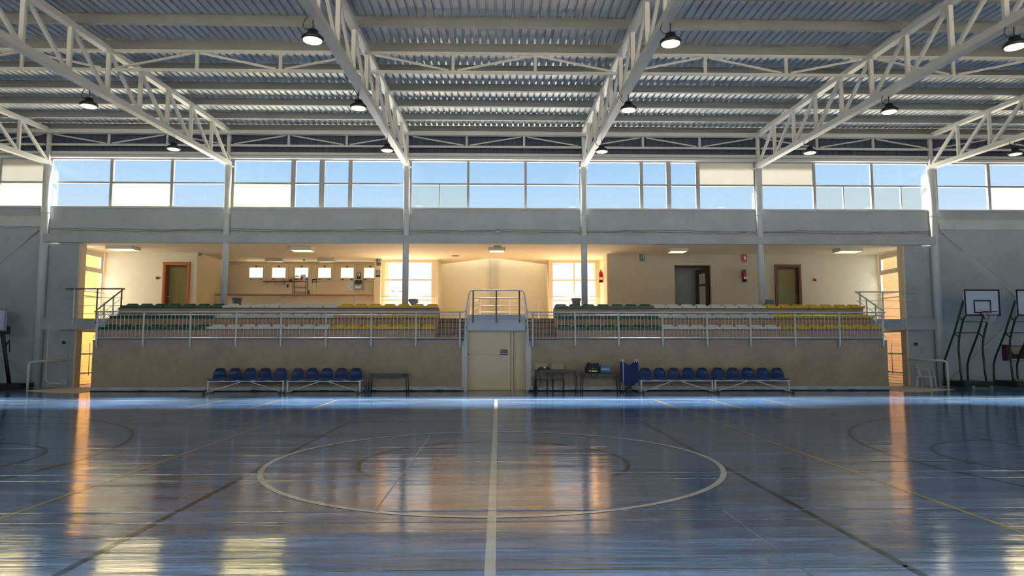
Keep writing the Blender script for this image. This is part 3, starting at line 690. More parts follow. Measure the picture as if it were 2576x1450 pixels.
# ------------------------------------------------------------------ long front railings
PL = [244, 361, 479, 594, 707, 820, 934, 1046, 1157]
PR = [1340, 1447, 1556, 1667, 1779, 1888, 2000, 2112, 2221]
for s, nm, PX in ((-1, 'left', PL), (1, 'right', PR)):
    xs = [X_(p, 22.72, 820) for p in PX]
    t = thing('front_railing', f'white barred railing along the front of the {nm} stand', 'railing', ((xs[0]+xs[-1])/2, 22.72, 1.5), 'front railings')
    MB().tube([(xs[0]-(.1 if s < 0 else .12), 22.72, 2.65), (xs[-1]+.1, 22.72, 2.65)], .026, 10).build('top_rail', 'rail', t)
    MB().tube([(xs[0], 22.72, 2.55), (xs[-1], 22.72, 2.55)], .014, 6).build('upper_bar', 'rail', t)
    MB().tube([(xs[0], 22.72, 1.78), (xs[-1], 22.72, 1.78)], .016, 6).build('bottom_bar', 'rail', t)
    for x in xs: MB().tube([(x, 22.72, 2.63), (x, 22.72, 1.6), (x, 22.735, 1.53), (x, 22.77, 1.495), (x, 22.815, 1.49)], .032, 10).build('post', 'rail', t)
    bal = None
    for i in range(8):
        n = 12
        for k in range(1, n):
            x = xs[i]+(xs[i+1]-xs[i])*k/n
            if bal is None: bal = MB().tube([(x, 22.72, 1.78), (x, 22.72, 2.55)], .0075, 6).build('baluster', 'rail', t); bx0 = x
            else:
                c = bal.copy(); COL.objects.link(c); c.location = bal.location+Vector((x-bx0, 0, 0))
    # descending end rail up to the landing
    xe = -13.36 if s < 0 else 13.23
    xt = -13.66 if s < 0 else 13.46
    e = thing('stair_railing', f'white tube railing of the {nm} landing, sloping down to the stand front', 'railing', (xt, 24.0, 1.6), 'landing railings')
    xw = s*15.75; zt = 3.59 if s < 0 else 3.52
    MB().tube([(xw, 24.84, zt), (xt-s*.08+s*.1, 24.84, zt), (xt-s*.06, 24.8, zt-.005), (xt-s*.03, 24.7, zt-.06), (xe+s*.03, 22.82, 2.72), (xe+s*.0, 22.74, 2.665), (xe-s*.12, 22.72, 2.65)], .026, 10).build('top_rail', 'railb' if s < 0 else 'rail', e)
    for d in (.33, .62, .91):
        MB().tube([(xw, 24.84, zt-d), (xt, 24.84, zt-d), (xt-s*.05, 24.78, zt-d-.01), (xt-s*.02, 24.6, zt-d-.08), (xe+s*.1, 22.85, 2.74-d), (xe+s*.06, 22.75, 2.7-d), (xe-s*.06, 22.72, 2.68-d)], .009, 6).build('middle_rail', 'rail', e)
    for xp in ((187, 245, 306) if s < 0 else (2276, 2220, 2163)):
        x = X_(xp, 24.84, 740)
        MB().tube([(x, 24.84, zt), (x, 24.84, 2.42), (x, 24.83, 2.33), (x+.02, 24.78, 2.30)] if abs(x) > 15 else [(x, 24.84, zt), (x, 24.84, 2.3)], .028, 10).build('post', 'railb' if abs(x) < 15 and s < 0 else 'rail', e)
    for y, f in ((24.05, .66), (23.35, .33)):
        x = xe+(xt-xe)*f; MB().tube([(x, y, 2.72+(zt-2.72)*f), (x, y, (2.48 if f > .5 else 2.08))], .026, 8).build('post', 'rail', e)

# ------------------------------------------------------------------ centre landing, its railing, door
br = thing('bridge_landing', 'grey concrete landing above the central door', 'landing', (0, 23.5, 2.03))
MB().box(-.985, .965, 22.74, 24.83, 2.03, 2.40).build('slab', 'wallband', br)
MB().box(-.985, .965, 22.70, 24.83, 2.40, 2.56).build('slab_nosing', 'wall', br)
bt = thing('bridge_railing', 'tube railing humped over the central landing', 'railing', (0, 22.70, 1.5))
def hump(dz, wd, r, name, m, k=1):
    z0 = 2.65-dz; z1 = 3.39-dz*.92
    pts = [(-1.24, z0), (-1.12, z0), (-1.06, z0+.03), (-1.02, z0+.12), (-.93, z1-.12), (-.90, z1-.04), (-.83, z1)]
    pts = [(x, 22.70, z) for x, z in pts]+[(-x, 22.70, z) for x, z in pts[::-1]]
    MB().tube(pts, r, 8).build(name, m, bt)
hump(0, 0, .024, 'top_rail', 'rail')
for d in (.30, .58, .87): hump(d, 0, .009, 'middle_rail', 'rail')
for x in (-.79, -.01, .77): MB().tube([(x, 22.70, 3.38), (x, 22.70, 2.45), (x, 22.69, 2.36), (x, 22.68, 2.30)], .027, 10).build('post', 'railb', bt)
for s in (-1, 1): MB().tube([(s*1.03, 22.70, 2.70), (s*1.06, 22.70, 1.75), (s*1.07, 22.70, 1.62), (s*1.10, 22.76, 1.55)], .027, 10).build('post', 'rail', bt)
gr = thing('stairwell_railing', 'pale railing round the stairwell behind the central landing', 'railing', (.4, 28.6, GF))
for z, r in ((3.52, .024), (3.2, .008), (2.93, .008)):
    MB().tube([(-1.12, 28.3, z-.7), (-1.12, 28.35, z-.35), (-1.05, 28.5, z-.14), (-.85, 28.6, z-.1), (-.75, 28.6, z), (1.95, 28.6, z)], r, 8).build('top_rail' if r > .02 else 'middle_rail', 'rail', gr)
for x in (-.72, .55, 1.78): MB().tube([(x, 28.6, 3.5), (x, 28.6, GF)], .022, 8).build('post', 'rail', gr)

d = thing('door_1', 'cream panelled double door under the central landing', 'door', (0, 23.15, 0), kind='structure')
MB().box(-1.0, X_(1284, 23.15), 23.14, 23.2, .02, 1.20).box(-1.0, X_(1284, 23.15), 23.14, 23.2, 1.205, 2.03).build('door_leaf', 'door', d)
MB().box(X_(1296, 23.15), 1.0, 23.16, 23.2, .02, 1.20).box(X_(1296, 23.15), 1.0, 23.16, 23.2, 1.205, 2.03).build('door_leaf', 'door', d)
MB().box(X_(1286, 23.15), X_(1291, 23.15), 23.12, 23.2, .0, 2.03).box(X_(1293, 23.15), X_(1295, 23.15), 23.12, 23.2, .0, 2.03).build('door_post', 'door', d)
for z in (.2, 1.1, 1.85): MB().box(X_(1290, 23.15), X_(1292, 23.15), 23.10, 23.13, z-.06, z+.06).build('hinge', 'jamb', d)
MB().prism_y([(-.97, 1.2), (-.92, 1.2), (-.97, 1.27)], 23.13, 23.141).build('chip', 'near_black', d)
for s in (-1, 1): MB().box(min(s*1.09, s*.99), max(s*1.09, s*.99), 22.83, 23.25, 0, 2.03).build('door_jamb', 'jamb', d)
MB().box(-1.0, 1.0, 23.2, 23.25, 0, 2.03).build('door_backing', 'door', d)

def sign(name, label, px0, px1, py0, py1, Y, m, cat='sign', th=.01):
    a = at(px0, py1, Y); b = at(px1, py0, Y)
    t = thing(name, label, cat, ((a.x+b.x)/2, Y, a.z))
    MB().box(a.x, b.x, Y-th, Y, a.z, b.z).build('sign_panel', m, t)
    return t, a.x, b.x, a.z, b.z, Y-th-.0015
def flat(t, name, m, polys, y, th=.0015):
    mb = MB()
    for p in polys: mb.prism_y(p, y-th, y)
    return mb.build(name, m, t)
def ring(cx, cz, r0, r1, n=28):
    P = []
    for k in range(n):
        a, b = 2*pi*k/n, 2*pi*(k+1)/n
        P.append([(cx+r0*cos(a), cz+r0*sin(a)), (cx+r1*cos(a), cz+r1*sin(a)), (cx+r1*cos(b), cz+r1*sin(b)), (cx+r0*cos(b), cz+r0*sin(b))])
    return P
def rect(x0, x1, z0, z1): return [(x0, z0), (x1, z0), (x1, z1), (x0, z1)]
# SALIDA sign on the door
t, x0, x1, z0, z1, y = sign('exit_sign', 'dark maroon SALIDA sign with white arrow on the central door', 1258, 1277, 880, 893, 23.13, 'maroon')
w_, h_ = x1-x0, z1-z0
flat(t, 'arrow', 'wht', [rect(x0+w_*.3, x1-w_*.07, z0+h_*.2, z0+h_*.31), [(x0+w_*.07, z0+h_*.255), (x0+w_*.25, z0+h_*.07), (x0+w_*.25, z0+h_*.44)]], y)
flat(t, 'emblem', 'pale', [rect(x0+w_*.08, x0+w_*.14, z0+h_*.6, z0+h_*.78), rect(x0+w_*.15, x0+w_*.28, z0+h_*.66, z0+h_*.85)], y)
text(t, 'SALIDA', x0+w_*.3, y, z0+h_*.5, h_*.24, 'wht')
def runner(t, x0, x1, z0, z1, y, m='wht', flip=1):
    w, h = x1-x0, z1-z0; cx = x0+w*.42
    P = []
    def seg(a, b, wd):
        a = Vector(a); b = Vector(b); d = (b-a).normalized(); n = Vector((-d.y, d.x))*wd/2
        P.append([tuple(a-n), tuple(b-n), tuple(b+n), tuple(a+n)])
    u = lambda p, q: (x0+w*p, z0+h*q)
    seg(u(.42, .78), u(.36, .55), h*.10); seg(u(.36, .55), u(.55, .42), h*.06); seg(u(.55, .42), u(.52, .25), h*.05)
    seg(u(.36, .55), u(.28, .38), h*.06); seg(u(.28, .38), u(.12, .36), h*.05)
    seg(u(.42, .75), u(.60, .66), h*.045); seg(u(.42, .75), u(.24, .68), h*.045)
    c = u(.46, .88); P.append([(c[0]+h*.055*cos(a), c[1]+h*.055*sin(a)) for a in [2*pi*k/10 for k in range(10)]])
    P.append(rect(x0+w*.70, x0+w*.86, z0+h*.25, z0+h*.92)); P.append(rect(x0+w*.1, x0+w*.86, z0+h*.17, z0+h*.21))
    flat(t, 'running_figure', m, P, y)
t, x0, x1, z0, z1, y = sign('exit_sign', 'dark green emergency exit sign on the pillar left of the tall window', 947, 959, 651, 669, 29.44, 'dsgreen')
runner(t, x0, x1, z0+(z1-z0)*.28, z1, y); flat(t, 'text_strip', 'olive', [rect(x0+.01, x1-.01, z0+.01, z0+(z1-z0)*.27)], y)
t, x0, x1, z0, z1, y = sign('exit_sign', 'green emergency exit sign high on the right back wall', 1609, 1621, 640, 658, 27.59, 'sgreen')
runner(t, x0, x1, z0+(z1-z0)*.25, z1, y, 'pale'); flat(t, 'text_strip', 'pale', [rect(x0+.03, x1-.03, z0+.03, z0+.045)], y)
t, x0, x1, z0, z1, y = sign('extinguisher_sign', 'red fire extinguisher sign above the extinguisher', 1865, 1878, 641, 660, 27.59, 'red')
w_, h_ = x1-x0, z1-z0
flat(t, 'pictogram', 'wht', [rect(x0+w_*.5, x0+w_*.82, z0+h_*.35, z0+h_*.78), rect(x0+w_*.58, x0+w_*.72, z0+h_*.78, z0+h_*.88), rect(x0+w_*.2, x0+w_*.27, z0+h_*.35, z0+h_*.85), rect(x0+w_*.2, x0+w_*.4, z0+h_*.82, z0+h_*.87)], y)
text(t, 'EXTINTOR', (x0+x1)/2, y, z0+h_*.1, h_*.14, 'wht', mode='CENTER')
t, x0, x1, z0, z1, y = sign('no_smoking_sign', 'no smoking sign with black ring on the pillar', 945.5, 957.5, 679, 697, 29.44, 'creamR')
cx, cz = (x0+x1)/2, z1-.10
flat(t, 'prohibition_ring', 'maroon', ring(cx, cz, .072, .092)+[[(cx-.062, cz+.05), (cx-.05, cz+.062), (cx+.062, cz-.05), (cx+.05, cz-.062)]], y)
flat(t, 'text_strip', 'black', [rect(x0+.01, x1-.01, z0, z0+.075)], y)
t, x0, x1, z0, z1, y = sign('defibrillator_sign', 'green heart sign above the defibrillator cabinet', 897, 908, 686, 702, 30.69, 'dsgreen')
w_, h_ = x1-x0, z1-z0; cx, cz = (x0+x1)/2, z0+h_*.62
hp = [(cx+w_*.36*(sin(a)**3), cz+h_*.022*(13*cos(a)-5*cos(2*a)-2*cos(3*a)-cos(4*a))) for a in [2*pi*k/28 for k in range(28)]]
flat(t, 'heart', 'wht', [hp[::-1]], y); flat(t, 'bolt', 'dsgreen', [[(cx-.02, cz+.05), (cx+.02, cz+.05), (cx+.0, cz+.0), (cx+.025, cz), (cx-.02, cz-.09), (cx-.005, cz-.02), (cx-.03, cz-.02)]], y-.002)
flat(t, 'text_strip', 'near_black', [rect(x0+.01, x1-.01, z0+.01, z0+.05)], y)
t, x0, x1, z0, z1, y = sign('exit_sign', 'tiny dark exit sign beside the bar room corner', 500, 508, 635, 643, 27.59, 'dsgreen')
flat(t, 'text_strip', 'pale', [rect(x0+.02, x1-.02, z0+.05, z0+.08)], y)
# defibrillator cabinet, paper
a = at(891, 728, 30.6); b = at(913, 704, 30.6)
t = thing('defibrillator_cabinet', 'white and black defibrillator cabinet on the bar room wall', 'cabinet', ((a.x+b.x)/2, 30.6, a.z))
MB().box(a.x, b.x, 30.58, 30.7, a.z, b.z).build('case', 'grey', t)
MB().box(a.x+.03, b.x-.05, 30.57, 30.58, b.z-.2, b.z-.03).build('dark_panel', 'black', t)
MB().prism_y([(a.x+.03, a.z+.03), (b.x-.08, a.z+.03), (b.x-.06, a.z+.2), (a.x+.2, a.z+.13), (a.x+.06, a.z+.17)], 30.565, 30.58).build('white_cover', 'wht', t)
MB().tube([((a.x+b.x)/2, 30.69, a.z), ((a.x+b.x)/2, 30.69, 3.2)], .008, 6).build('cable', 'jamb', t)
a = at(873, 731, 30.69); b = at(889, 708, 30.69)
t = thing('notice_sheet', 'pale notice sheet left of the defibrillator cabinet', 'paper', ((a.x+b.x)/2, 30.69, a.z))
MB().box(a.x, b.x, 30.685, 30.698, a.z, b.z).build('sheet', 'pale', t)
flat(t, 'print', 'grey', [rect(a.x+.04+.05*k, a.x+.07+.05*k, a.z+.05+.07*((k*3) % 4), a.z+.09+.07*((k*3) % 4)) for k in range(4)], 30.684)

# extinguishers
def extinguisher(x, y, z0, h, r, label, turn):
    t = thing('fire_extinguisher', label, 'extinguisher', (x, y, z0))
    MB().lathe((x, y, z0+h*.12), [(r, 0), (r, h*.60), (r*.85, h*.68), (r*.35, h*.74), (r*.3, h*.78)], 20).build('cylinder', 'red', t)
    MB().lathe((x, y, z0), [(r*1.04, 0), (r*1.04, h*.14)], 20).build('base_ring', 'black', t)
    MB().box(x-r*.75, x+r*.75, y-r-.004, y-r*.6, z0+h*.2, z0+h*.38).build('label_sticker', 'wht', t)
    MB().box(x-.018, x+.018, y-.02, y+.02, z0+h*.88, z0+h*.95).bar((x, y, z0+h*.93), (x+.09*turn, y-.02, z0+h), .02, .015).build('valve', 'black', t)
    MB().tube([(x, y, z0+h*.93), (x-.09*turn, y, z0+h*.92), (x-.135*turn, y-.02, z0+h*.8), (x-.13*turn, y-.03, z0+h*.5), (x-.10*turn, y-.03, z0+h*.22), (x-.06*turn, y-.03, z0+h*.14)], .013, 8).build('hose', 'black', t)
p = at(1874, 709, 27.48); extinguisher(p.x, 27.5, p.z, .53, .085, 'red fire extinguisher with black hose on the right back wall', 1)
p = at(1517, 711, 28.7); extinguisher(4.46, 28.7, p.z, .56, .085, 'red fire extinguisher on the side wall by the right tall window', -.3)
# alarm call points
for px, py, Y, lab in ((397, 700, 27.6, 'red alarm call point left of the left gallery door'), (2049, 705, 27.6, 'red alarm call point right of the right gallery door'), (162, 862.5, 25.05, 'dark call point on the lower left wall panel'), (2303, 866, 25.05, 'dark call point on the lower right wall panel')):
    p = at(px, py, Y); t = thing('call_point', lab, 'alarm', (p.x, Y, p.z-.05))
    MB().box(p.x-.055, p.x+.055, Y-.05, Y, p.z-.055, p.z+.055).build('case', 'maroon' if Y < 26 else 'red', t)
    MB().box(p.x-.03, p.x+.03, Y-.054, Y-.05, p.z-.03, p.z+.02).build('glass_front', 'near_black', t)
p = at(2303, 866, 25.05); MB().box(p.x+.06, 16.5, 25.03, 25.048, p.z-.012, p.z+.012).build('conduit', 'wallband', label='thin painted conduit right of the lower right call point', cat='conduit')
# wall sensor box on the band
p = at(1253, 580, 24.95); t = thing('sensor_bracket', 'small grey sensor bracket on the wall band above the centre', 'sensor', (p.x, 24.96, p.z-.1))
MB().box(p.x-.06, p.x+.06, 24.86, 24.97, p.z-.1, p.z-.03).build('case', 'wallband', t); MB().lathe((p.x, 24.9, p.z-.03), [(.03, 0), (.045, .05), (.03, .10)], 12).build('lens', 'grey', t)

# ------------------------------------------------------------------ gallery doors
def gdoor(idx, x0, x1, zt, m, label, hinge_right):
    t = thing('door_%d' % idx, label, 'door', ((x0+x1)/2, 27.6, GF), kind='structure')
    f = MB(); f.box(x0, x0+.09, 27.54, 27.8, GF, zt); f.box(x1-.09, x1, 27.54, 27.8, GF, zt); f.box(x0, x1, 27.54, 27.8, zt-.09, zt)
    f.box(x0-.02, x0+.06, 27.53, 27.6, GF, zt+.02); f.box(x1-.06, x1+.02, 27.53, 27.6, GF, zt+.02); f.box(x0-.02, x1+.02, 27.53, 27.6, zt-.06, zt+.02)
    f.build('door_frame', m, t)
    lf = MB(); a, b = x0+.09, x1-.09
    lf.box(a, a+.08, 27.72, 27.76, GF, zt-.09); lf.box(b-.08, b, 27.72, 27.76, GF, zt-.09); lf.box(a, b, 27.72, 27.76, zt-.17, zt-.09); lf.box(a, b, 27.72, 27.76, GF, GF+.2)
    l = lf.build('door_leaf', 'woodd', t); MB().box(a+.08, b-.08, 27.73, 27.75, GF+.2, zt-.17).build('glass_panel', 'olive', l)
    hx = b-.05 if not hinge_right else a+.05
    MB().tube([(hx, 27.72, 3.5), (hx, 27.66, 3.5), (hx+(-.1 if not hinge_right else .1), 27.66, 3.5)], .01, 6).build('door_handle', 'rail', l)
gdoor(2, DL[0], DL[1], 4.88, 'wood', 'left gallery door with orange wooden frame and olive glass', True)
gdoor(3, DR[0], DR[1], 4.84, 'woodd', 'right gallery door with reddish brown frame and olive glass', False)
t = thing('door_4', 'open dark brown glazed door in the gallery doorway', 'door', (OPN[1]-.05, 27.85, GF), kind='structure')
e0 = Vector((OPN[1]-.06, 27.85)); e1 = Vector((OPN[1]-.30, 28.75))
def leafbar(z0, z1, u0, u1):
    a = e0.lerp(e1, u0); b = e0.lerp(e1, u1); return MB().bar((a.x, a.y, (z0+z1)/2), (b.x, b.y, (z0+z1)/2), .04, z1-z0)
lf = MB()
for z0, z1, u0, u1 in ((GF, 4.74, 0, .18), (GF, 4.74, .72, 1), (4.55, 4.74, .18, .72), (4.02, 4.10, .18, .72), (GF, GF+.2, .18, .72)):
    k = leafbar(z0, z1, u0, u1); lf.add(k.v, k.f)
l = lf.build('door_leaf', 'woodd', t)
for z0, z1 in ((4.10, 4.55), (2.7, 4.02)):
    a = e0.lerp(e1, .18); b = e0.lerp(e1, .72); MB().bar((a.x, a.y, (z0+z1)/2), (b.x, b.y, (z0+z1)/2), .008, z1-z0).build('glass_panel', 'pale', l)
t = thing('door_5', 'narrow brown doorway in the bar room side wall', 'door', (-12.25, 30.3, GF), kind='structure')
MB().box(-12.4, -12.2, 30.0, 30.07, GF, 4.62).box(-12.4, -12.2, 30.58, 30.65, GF, 4.62).box(-12.4, -12.2, 30.0, 30.65, 4.55, 4.62).build('door_frame', 'woodd', t)
MB().box(-12.36, -12.32, 30.07, 30.58, GF, 4.55).build('door_leaf', 'woodd', t)

# ------------------------------------------------------------------ bar room contents
t = thing('bar_counter', 'cream bar front with long brown wooden top', 'counter', (-8.8, 29.6, GF))
MB().box(-12.24, -5.40, 29.55, 29.65, GF, 3.68).build('bar_front', 'cream', t)
MB().box(-12.23, -5.40, 29.35, 29.75, 3.68, 3.73).build('bar_top', 'wood', t)
MB().box(X_(889, 29.54), X_(893, 29.54), 29.53, 29.55, GF, 3.68).build('panel_joint', 'jamb', t)
t = thing('wall_shelf', 'thin brown shelf on the bar room wall', 'shelf', (-9.8, 30.6, 4.38))
MB().box(X_(664, 30.6), X_(740, 30.6), 30.5, 30.7, 4.38, 4.405).build('board', 'woodd', t)
for px in (669, 691, 714): x = X_(px, 30.6); MB().box(x-.01, x+.01, 30.55, 30.7, 4.26, 4.38).build('bracket', 'jamb', t)
p = at(715, 703, 30.6); MB().box(p.x-.04, p.x+.04, 30.55, 30.63, 4.406, 4.52).build('small_box', 'stand', label='small tan box standing on the bar room shelf', cat='box')
p = at(731, 706, 30.6); MB().box(p.x-.05, p.x+.05, 30.58, 30.61, 4.406, 4.5).build('small_picture', 'near_black', label='tiny dark picture leaning on the bar room shelf', cat='picture')
p = at(724, 720, 30.7); MB().box(p.x-.03, p.x+.03, 30.66, 30.7, p.z-.07, p.z+.07).build('wall_phone', 'black', label='small black handset on the wall under the shelf', cat='phone')
# wire rack standing on the bar top
x0, x1 = X_(739.5, 29.55), X_(772, 29.55); t = thing('wire_rack', 'brown wire snack rack standing on the bar top', 'rack', ((x0+x1)/2, 29.55, 3.73))
for x in (x0, x1): MB().box(x-.012, x+.012, 29.42, 29.445, 3.73, 4.50).box(x-.012, x+.012, 29.66, 29.685, 3.73, 4.50).build('upright', 'maroon', t)
for z in (3.80, 4.03, 4.3):
    m = MB()
    for y in (29.43, 29.55, 29.67): m.tube([(x0, y, z), (x1, y, z)], .005, 5)
    for y in (29.43,): m.tube([(x0, y, z+.07), (x1, y, z+.07)], .005, 5)
    for k in range(9): xx = x0+(x1-x0)*k/8; m.tube([(xx, 29.43, z+.07), (xx, 29.43, z), (xx, 29.67, z)], .004, 4)
    m.build('basket', 'maroon', t)
p = at(762, 704, 29.5); MB().box(p.x-.10, p.x+.10, 29.50, 29.54, 4.31, 4.60).build('leaflet_box', 'wht', label='white box with red print in the wire rack', cat='box')
MB().prism_y([(p.x-.10, 4.34), (p.x, 4.33), (p.x-.02, 4.42), (p.x+.03, 4.46), (p.x-.03, 4.52), (p.x-.10, 4.55)], 29.485, 29.5).build('red_leaflet', 'red', label='red leaflet in front of the white box in the rack', cat='leaflet')
p = at(746, 698, 29.5); MB().box(p.x-.09, p.x+.07, 29.50, 29.6, 4.505, 4.56).build('paper_stack', 'jamb', label='pale papers lying on top of the wire rack', cat='paper')
x0, x1 = X_(786, 29.55), X_(796, 29.55); t = thing('sign_stand', 'thin stand carrying a black sign on the bar top', 'sign', ((x0+x1)/2, 29.55, 3.73))
for x in (x0, x1): MB().tube([(x, 29.55, 3.73), (x, 29.55, 4.36)], .006, 6).build('rod', 'stand', t)
MB().box(x0-.02, x1+.03, 29.53, 29.55, 4.24, 4.41).build('sign_panel', 'black', t)
flat(t, 'print', 'pale', [rect(x0+.01, x1, 4.27, 4.30), rect(x0+.02, x1+.01, 4.32, 4.35)], 29.529)
p = at(777, 737, 29.5); MB().lathe((p.x+.0, 29.5, 3.73), [(.03, 0), (.035, .12), (.015, .17), (.02, .22)], 14).build('bottle', 'black', label='small dark bottle on the bar top beside the rack', cat='bottle')

# ------------------------------------------------------------------ ceiling light boxes
def box_light(x, y, lx, ly, label, on=True, z=GC, h=.12):
    t = thing('ceiling_light', label, 'light', (x, y, z-h), 'gallery ceiling lights')
    MB().prism_x([(y-ly/2+.02, z-h), (y+ly/2-.02, z-h), (y+ly/2, z), (y-ly/2, z)], x-lx/2, x+lx/2).build('housing', 'jamb', t)
    MB().box(x-lx/2+.05, x+lx/2-.05, y-ly/2+.05, y+ly/2-.05, z-h-.006, z-h+.001).build('diffuser', 'box_on' if on else 'box_faint', t)
box_light(-14.35, 25.95, 1.0, .65, 'lit boxed ceiling light at the left end of the gallery')
box_light(-7.55, 26.1, .85, .65, 'lit boxed ceiling light in front of the bar')
box_light(.0, 26.1, .65, .6, 'lit boxed ceiling light above the centre of the gallery')
box_light(7.1, 26.15, .7, .6, 'lit boxed ceiling light right of the fourth column')
box_light(13.8, 26.0, .9, .65, 'lit boxed ceiling light at the right end of the gallery')
box_light(-9.75, 29.6, .75, .45, 'left unlit ceiling light with a faint added glow in the bar room', False)
box_light(-7.5, 29.6, .72, .45, 'right unlit ceiling light with a faint added glow in the bar room', False)
MB().box(-.12, .16, 25.3, 25.45, GC-.06, GC).build('emergency_light', 'grey', label='small grey emergency light above the centre ceiling light', cat='light')
MB().lathe((-1.76, 28.3, GC-.03), [(.15, 0), (.16, .03)], 20).build('ceiling_speaker', 'grey', label='round grey ceiling speaker left of the stairwell', cat='speaker')
MB().lathe((-8.55, 29.8, GC-.07), [(.03, 0), (.06, .03), (.06, .07)], 16).build('smoke_detector', 'stand', label='small smoke detector between the bar room lights', cat='detector')

# ------------------------------------------------------------------ waste bins behind the back rows
def bin_(x, y, z0, r, label, m, tip=False):
    t = thing('waste_bin', label, 'bin', (x, y, z0), 'gallery waste bins')
    MB().lathe((x, y, z0), [(r*.6, 0), (r*.66, .3), (r*.9, .68), (r, .70), (r, .74), (r*.93, .74)], 24).build('tub', m, t)
    MB().lathe((x, y, z0+.725), [(r*1.05, 0), (r*1.07, .02), (r*1.0, .045)], 24).build('rim', m, t)
bin_(X_(598, 25.25), 25.25, GF+.02, .18, 'dark blue tub bin right of the second column', 'bin')
bin_(X_(1449, 25.25), 25.25, GF+.02, .18, 'grey tub bin left of the fourth column', 'grey')
t = thing('waste_bin', 'grey green bin with bulging bag right of the third column', 'bin', (X_(1041, 25.2), 25.2, GF), 'gallery waste bins')
x = X_(1041, 25.2)
MB().lathe((x, 25.2, GF), [(.10, 0), (.03, .05), (.03, .45), (.12, .58), (.155, .72)], 18).build('tub', 'bin', t)
MB().prism_y([(x-.18, 3.18), (x-.1, 3.08), (x+.02, 3.03), (x+.12, 3.09), (x+.17, 3.11), (x+.16, 3.24), (x+.05, 3.26), (x-.15, 3.25)], 25.05, 25.3).build('bag', 'grey', t)
t = thing('waste_bin', 'teal bin with draped bag right of the fifth column', 'bin', (X_(1932, 25.2), 25.2, GF), 'gallery waste bins')
x = X_(1932, 25.2)
MB().lathe((x, 25.2, GF), [(.11, 0), (.14, .70)], 18).build('tub', 'bin', t)
MB().prism_y([(x-.15, 3.04), (x+.13, 3.02), (x+.15, 3.12), (x+.13, 3.23), (x-.14, 3.24)], 25.04, 25.34).build('bag', 'bin', t)

# ------------------------------------------------------------------ player benches
def bench(x0, x1, yf, label):
    L = x1-x0; t = thing('team_bench', label, 'bench', ((x0+x1)/2, yf+.3, 0), 'team benches')
    zb = .385
    MB().bar((x0, yf+.05, zb), (x1, yf+.05, zb), .045, .045).bar((x0, yf+.34, zb), (x1, yf+.34, zb), .045, .045).build('seat_beam', 'rail', t)
    for x in (x0+.03, x1-.03):
        MB().box(x-.025, x+.025, yf+.03, yf+.08, .05, zb).build('leg', 'rail', t)
        MB().box(x-.025, x+.025, yf-.25, yf+.45, .015, .06).build('foot_bar', 'rail', t)
        MB().box(x-.03, x+.03, yf-.29, yf-.25, 0, .075).build('end_cap', 'black', t)
        MB().box(x-.03, x+.03, yf+.45, yf+.48, 0, .075).build('end_cap', 'black', t)
    MB().bar((x0+.08, yf-.05, .06), (x0+L*.43, yf+.05, zb-.03), .028, .028).build('brace', 'rail', t)
    MB().bar((x1-.08, yf-.05, .06), (x0+L*.57, yf+.05, zb-.03), .028, .028).build('brace', 'rail', t)
    for k in range(1, 5): x = x0+L*k/5; MB().lathe((x, yf+.0, zb), [(.045, 0), (.03, .03)], 10).build('spacer', 'rail', t)
    for k in range(5):
        c = x0+L*(k+.5)/5; w0 = L/5*.47
        m = MB(); prof = [(.0, .405), (.03, .44), (.2, .425), (.34, .43), (.40, .50), (.45, .66), (.475, .79)]
        wd = [.97, 1, .98, .93, .90, .84, .62]; th = .025; vs = []; n = len(prof)
        for (y, z), f in zip(prof, wd):
            for u in (-1, -.8, -.4, 0, .4, .8, 1): vs.append((c+u*w0*f, yf+y-(.03*u*u if z > .45 else 0), z+(.018*u*u if z < .45 else 0)-(.03*max(0, abs(u)-.7)/.3 if z > .75 else 0)))
        fs = [(i*7+j, i*7+j+1, (i+1)*7+j+1, (i+1)*7+j) for i in range(n-1) for j in range(6)]
        k0 = len(vs); back = [(a, b+.03, z2-.02) for a, b, z2 in vs]
        fb = [tuple(k0+q for q in f[::-1]) for f in fs]
        edge = []
        loop = [j for j in range(7)]+[i*7+6 for i in range(1, n)]+[(n-1)*7+j for j in range(5, -1, -1)]+[i*7 for i in range(n-2, 0, -1)]
        for q in range(len(loop)): a, b = loop[q], loop[(q+1) % len(loop)]; edge.append((a, k0+a, k0+b, b))
        m.add(vs+back, fs+fb+edge, True)
        m.box(c-w0*.9, c+w0*.9, yf+.01, yf+.36, .405, .418)
        m.build('seat', 'blue', t)
bench(-9.30, -6.84, 21.98, 'blue five seat bench, leftmost of the four')
bench(-6.76, -4.38, 21.98, 'blue five seat bench beside the left school table')
bench(4.70, 7.09, 22.02, 'blue five seat bench next to the folded blue cot')
bench(7.13, 9.62, 22.02, 'blue five seat bench, rightmost of the four')

# ------------------------------------------------------------------ school tables and chairs
def table(x0, x1, y0, y1, h, label, bow=.07):
    t = thing('school_table', label, 'table', ((x0+x1)/2, (y0+y1)/2, 0), 'school tables')
    MB().bbox(x0-.03, x1+.03, y0-.04, y1+.04, h-.022, h, .006).build('tabletop', 'ttop', t)
    MB().box(x0+.1, x1-.1, y0+.02, y0+.05, h-.10, h-.03).box(x0+.1, x1-.1, y1-.05, y1-.02, h-.10, h-.03).build('apron_rail', 'gsteel', t)
    for s, x in ((1, x0), (-1, x1)):
        for y in (y0, y1):
            MB().tube([(x-s*.02, y, .02), (x+s*.01, y, h-.15), (x+s*.03, y, h-.07), (x+s*.10, y, h-.035)], .016, 8).build('leg', 'gsteel', t)
            MB().lathe((x-s*.02, y, 0), [(.022, 0), (.02, .04)], 10).build('rubber_foot', 'black', t)
table(-4.14, -2.93, 22.12, 22.62, .615, 'low school table right of the left benches')
table(1.28, 2.60, 21.97, 22.45, .745, 'tall school table right of the central door, black case on top')
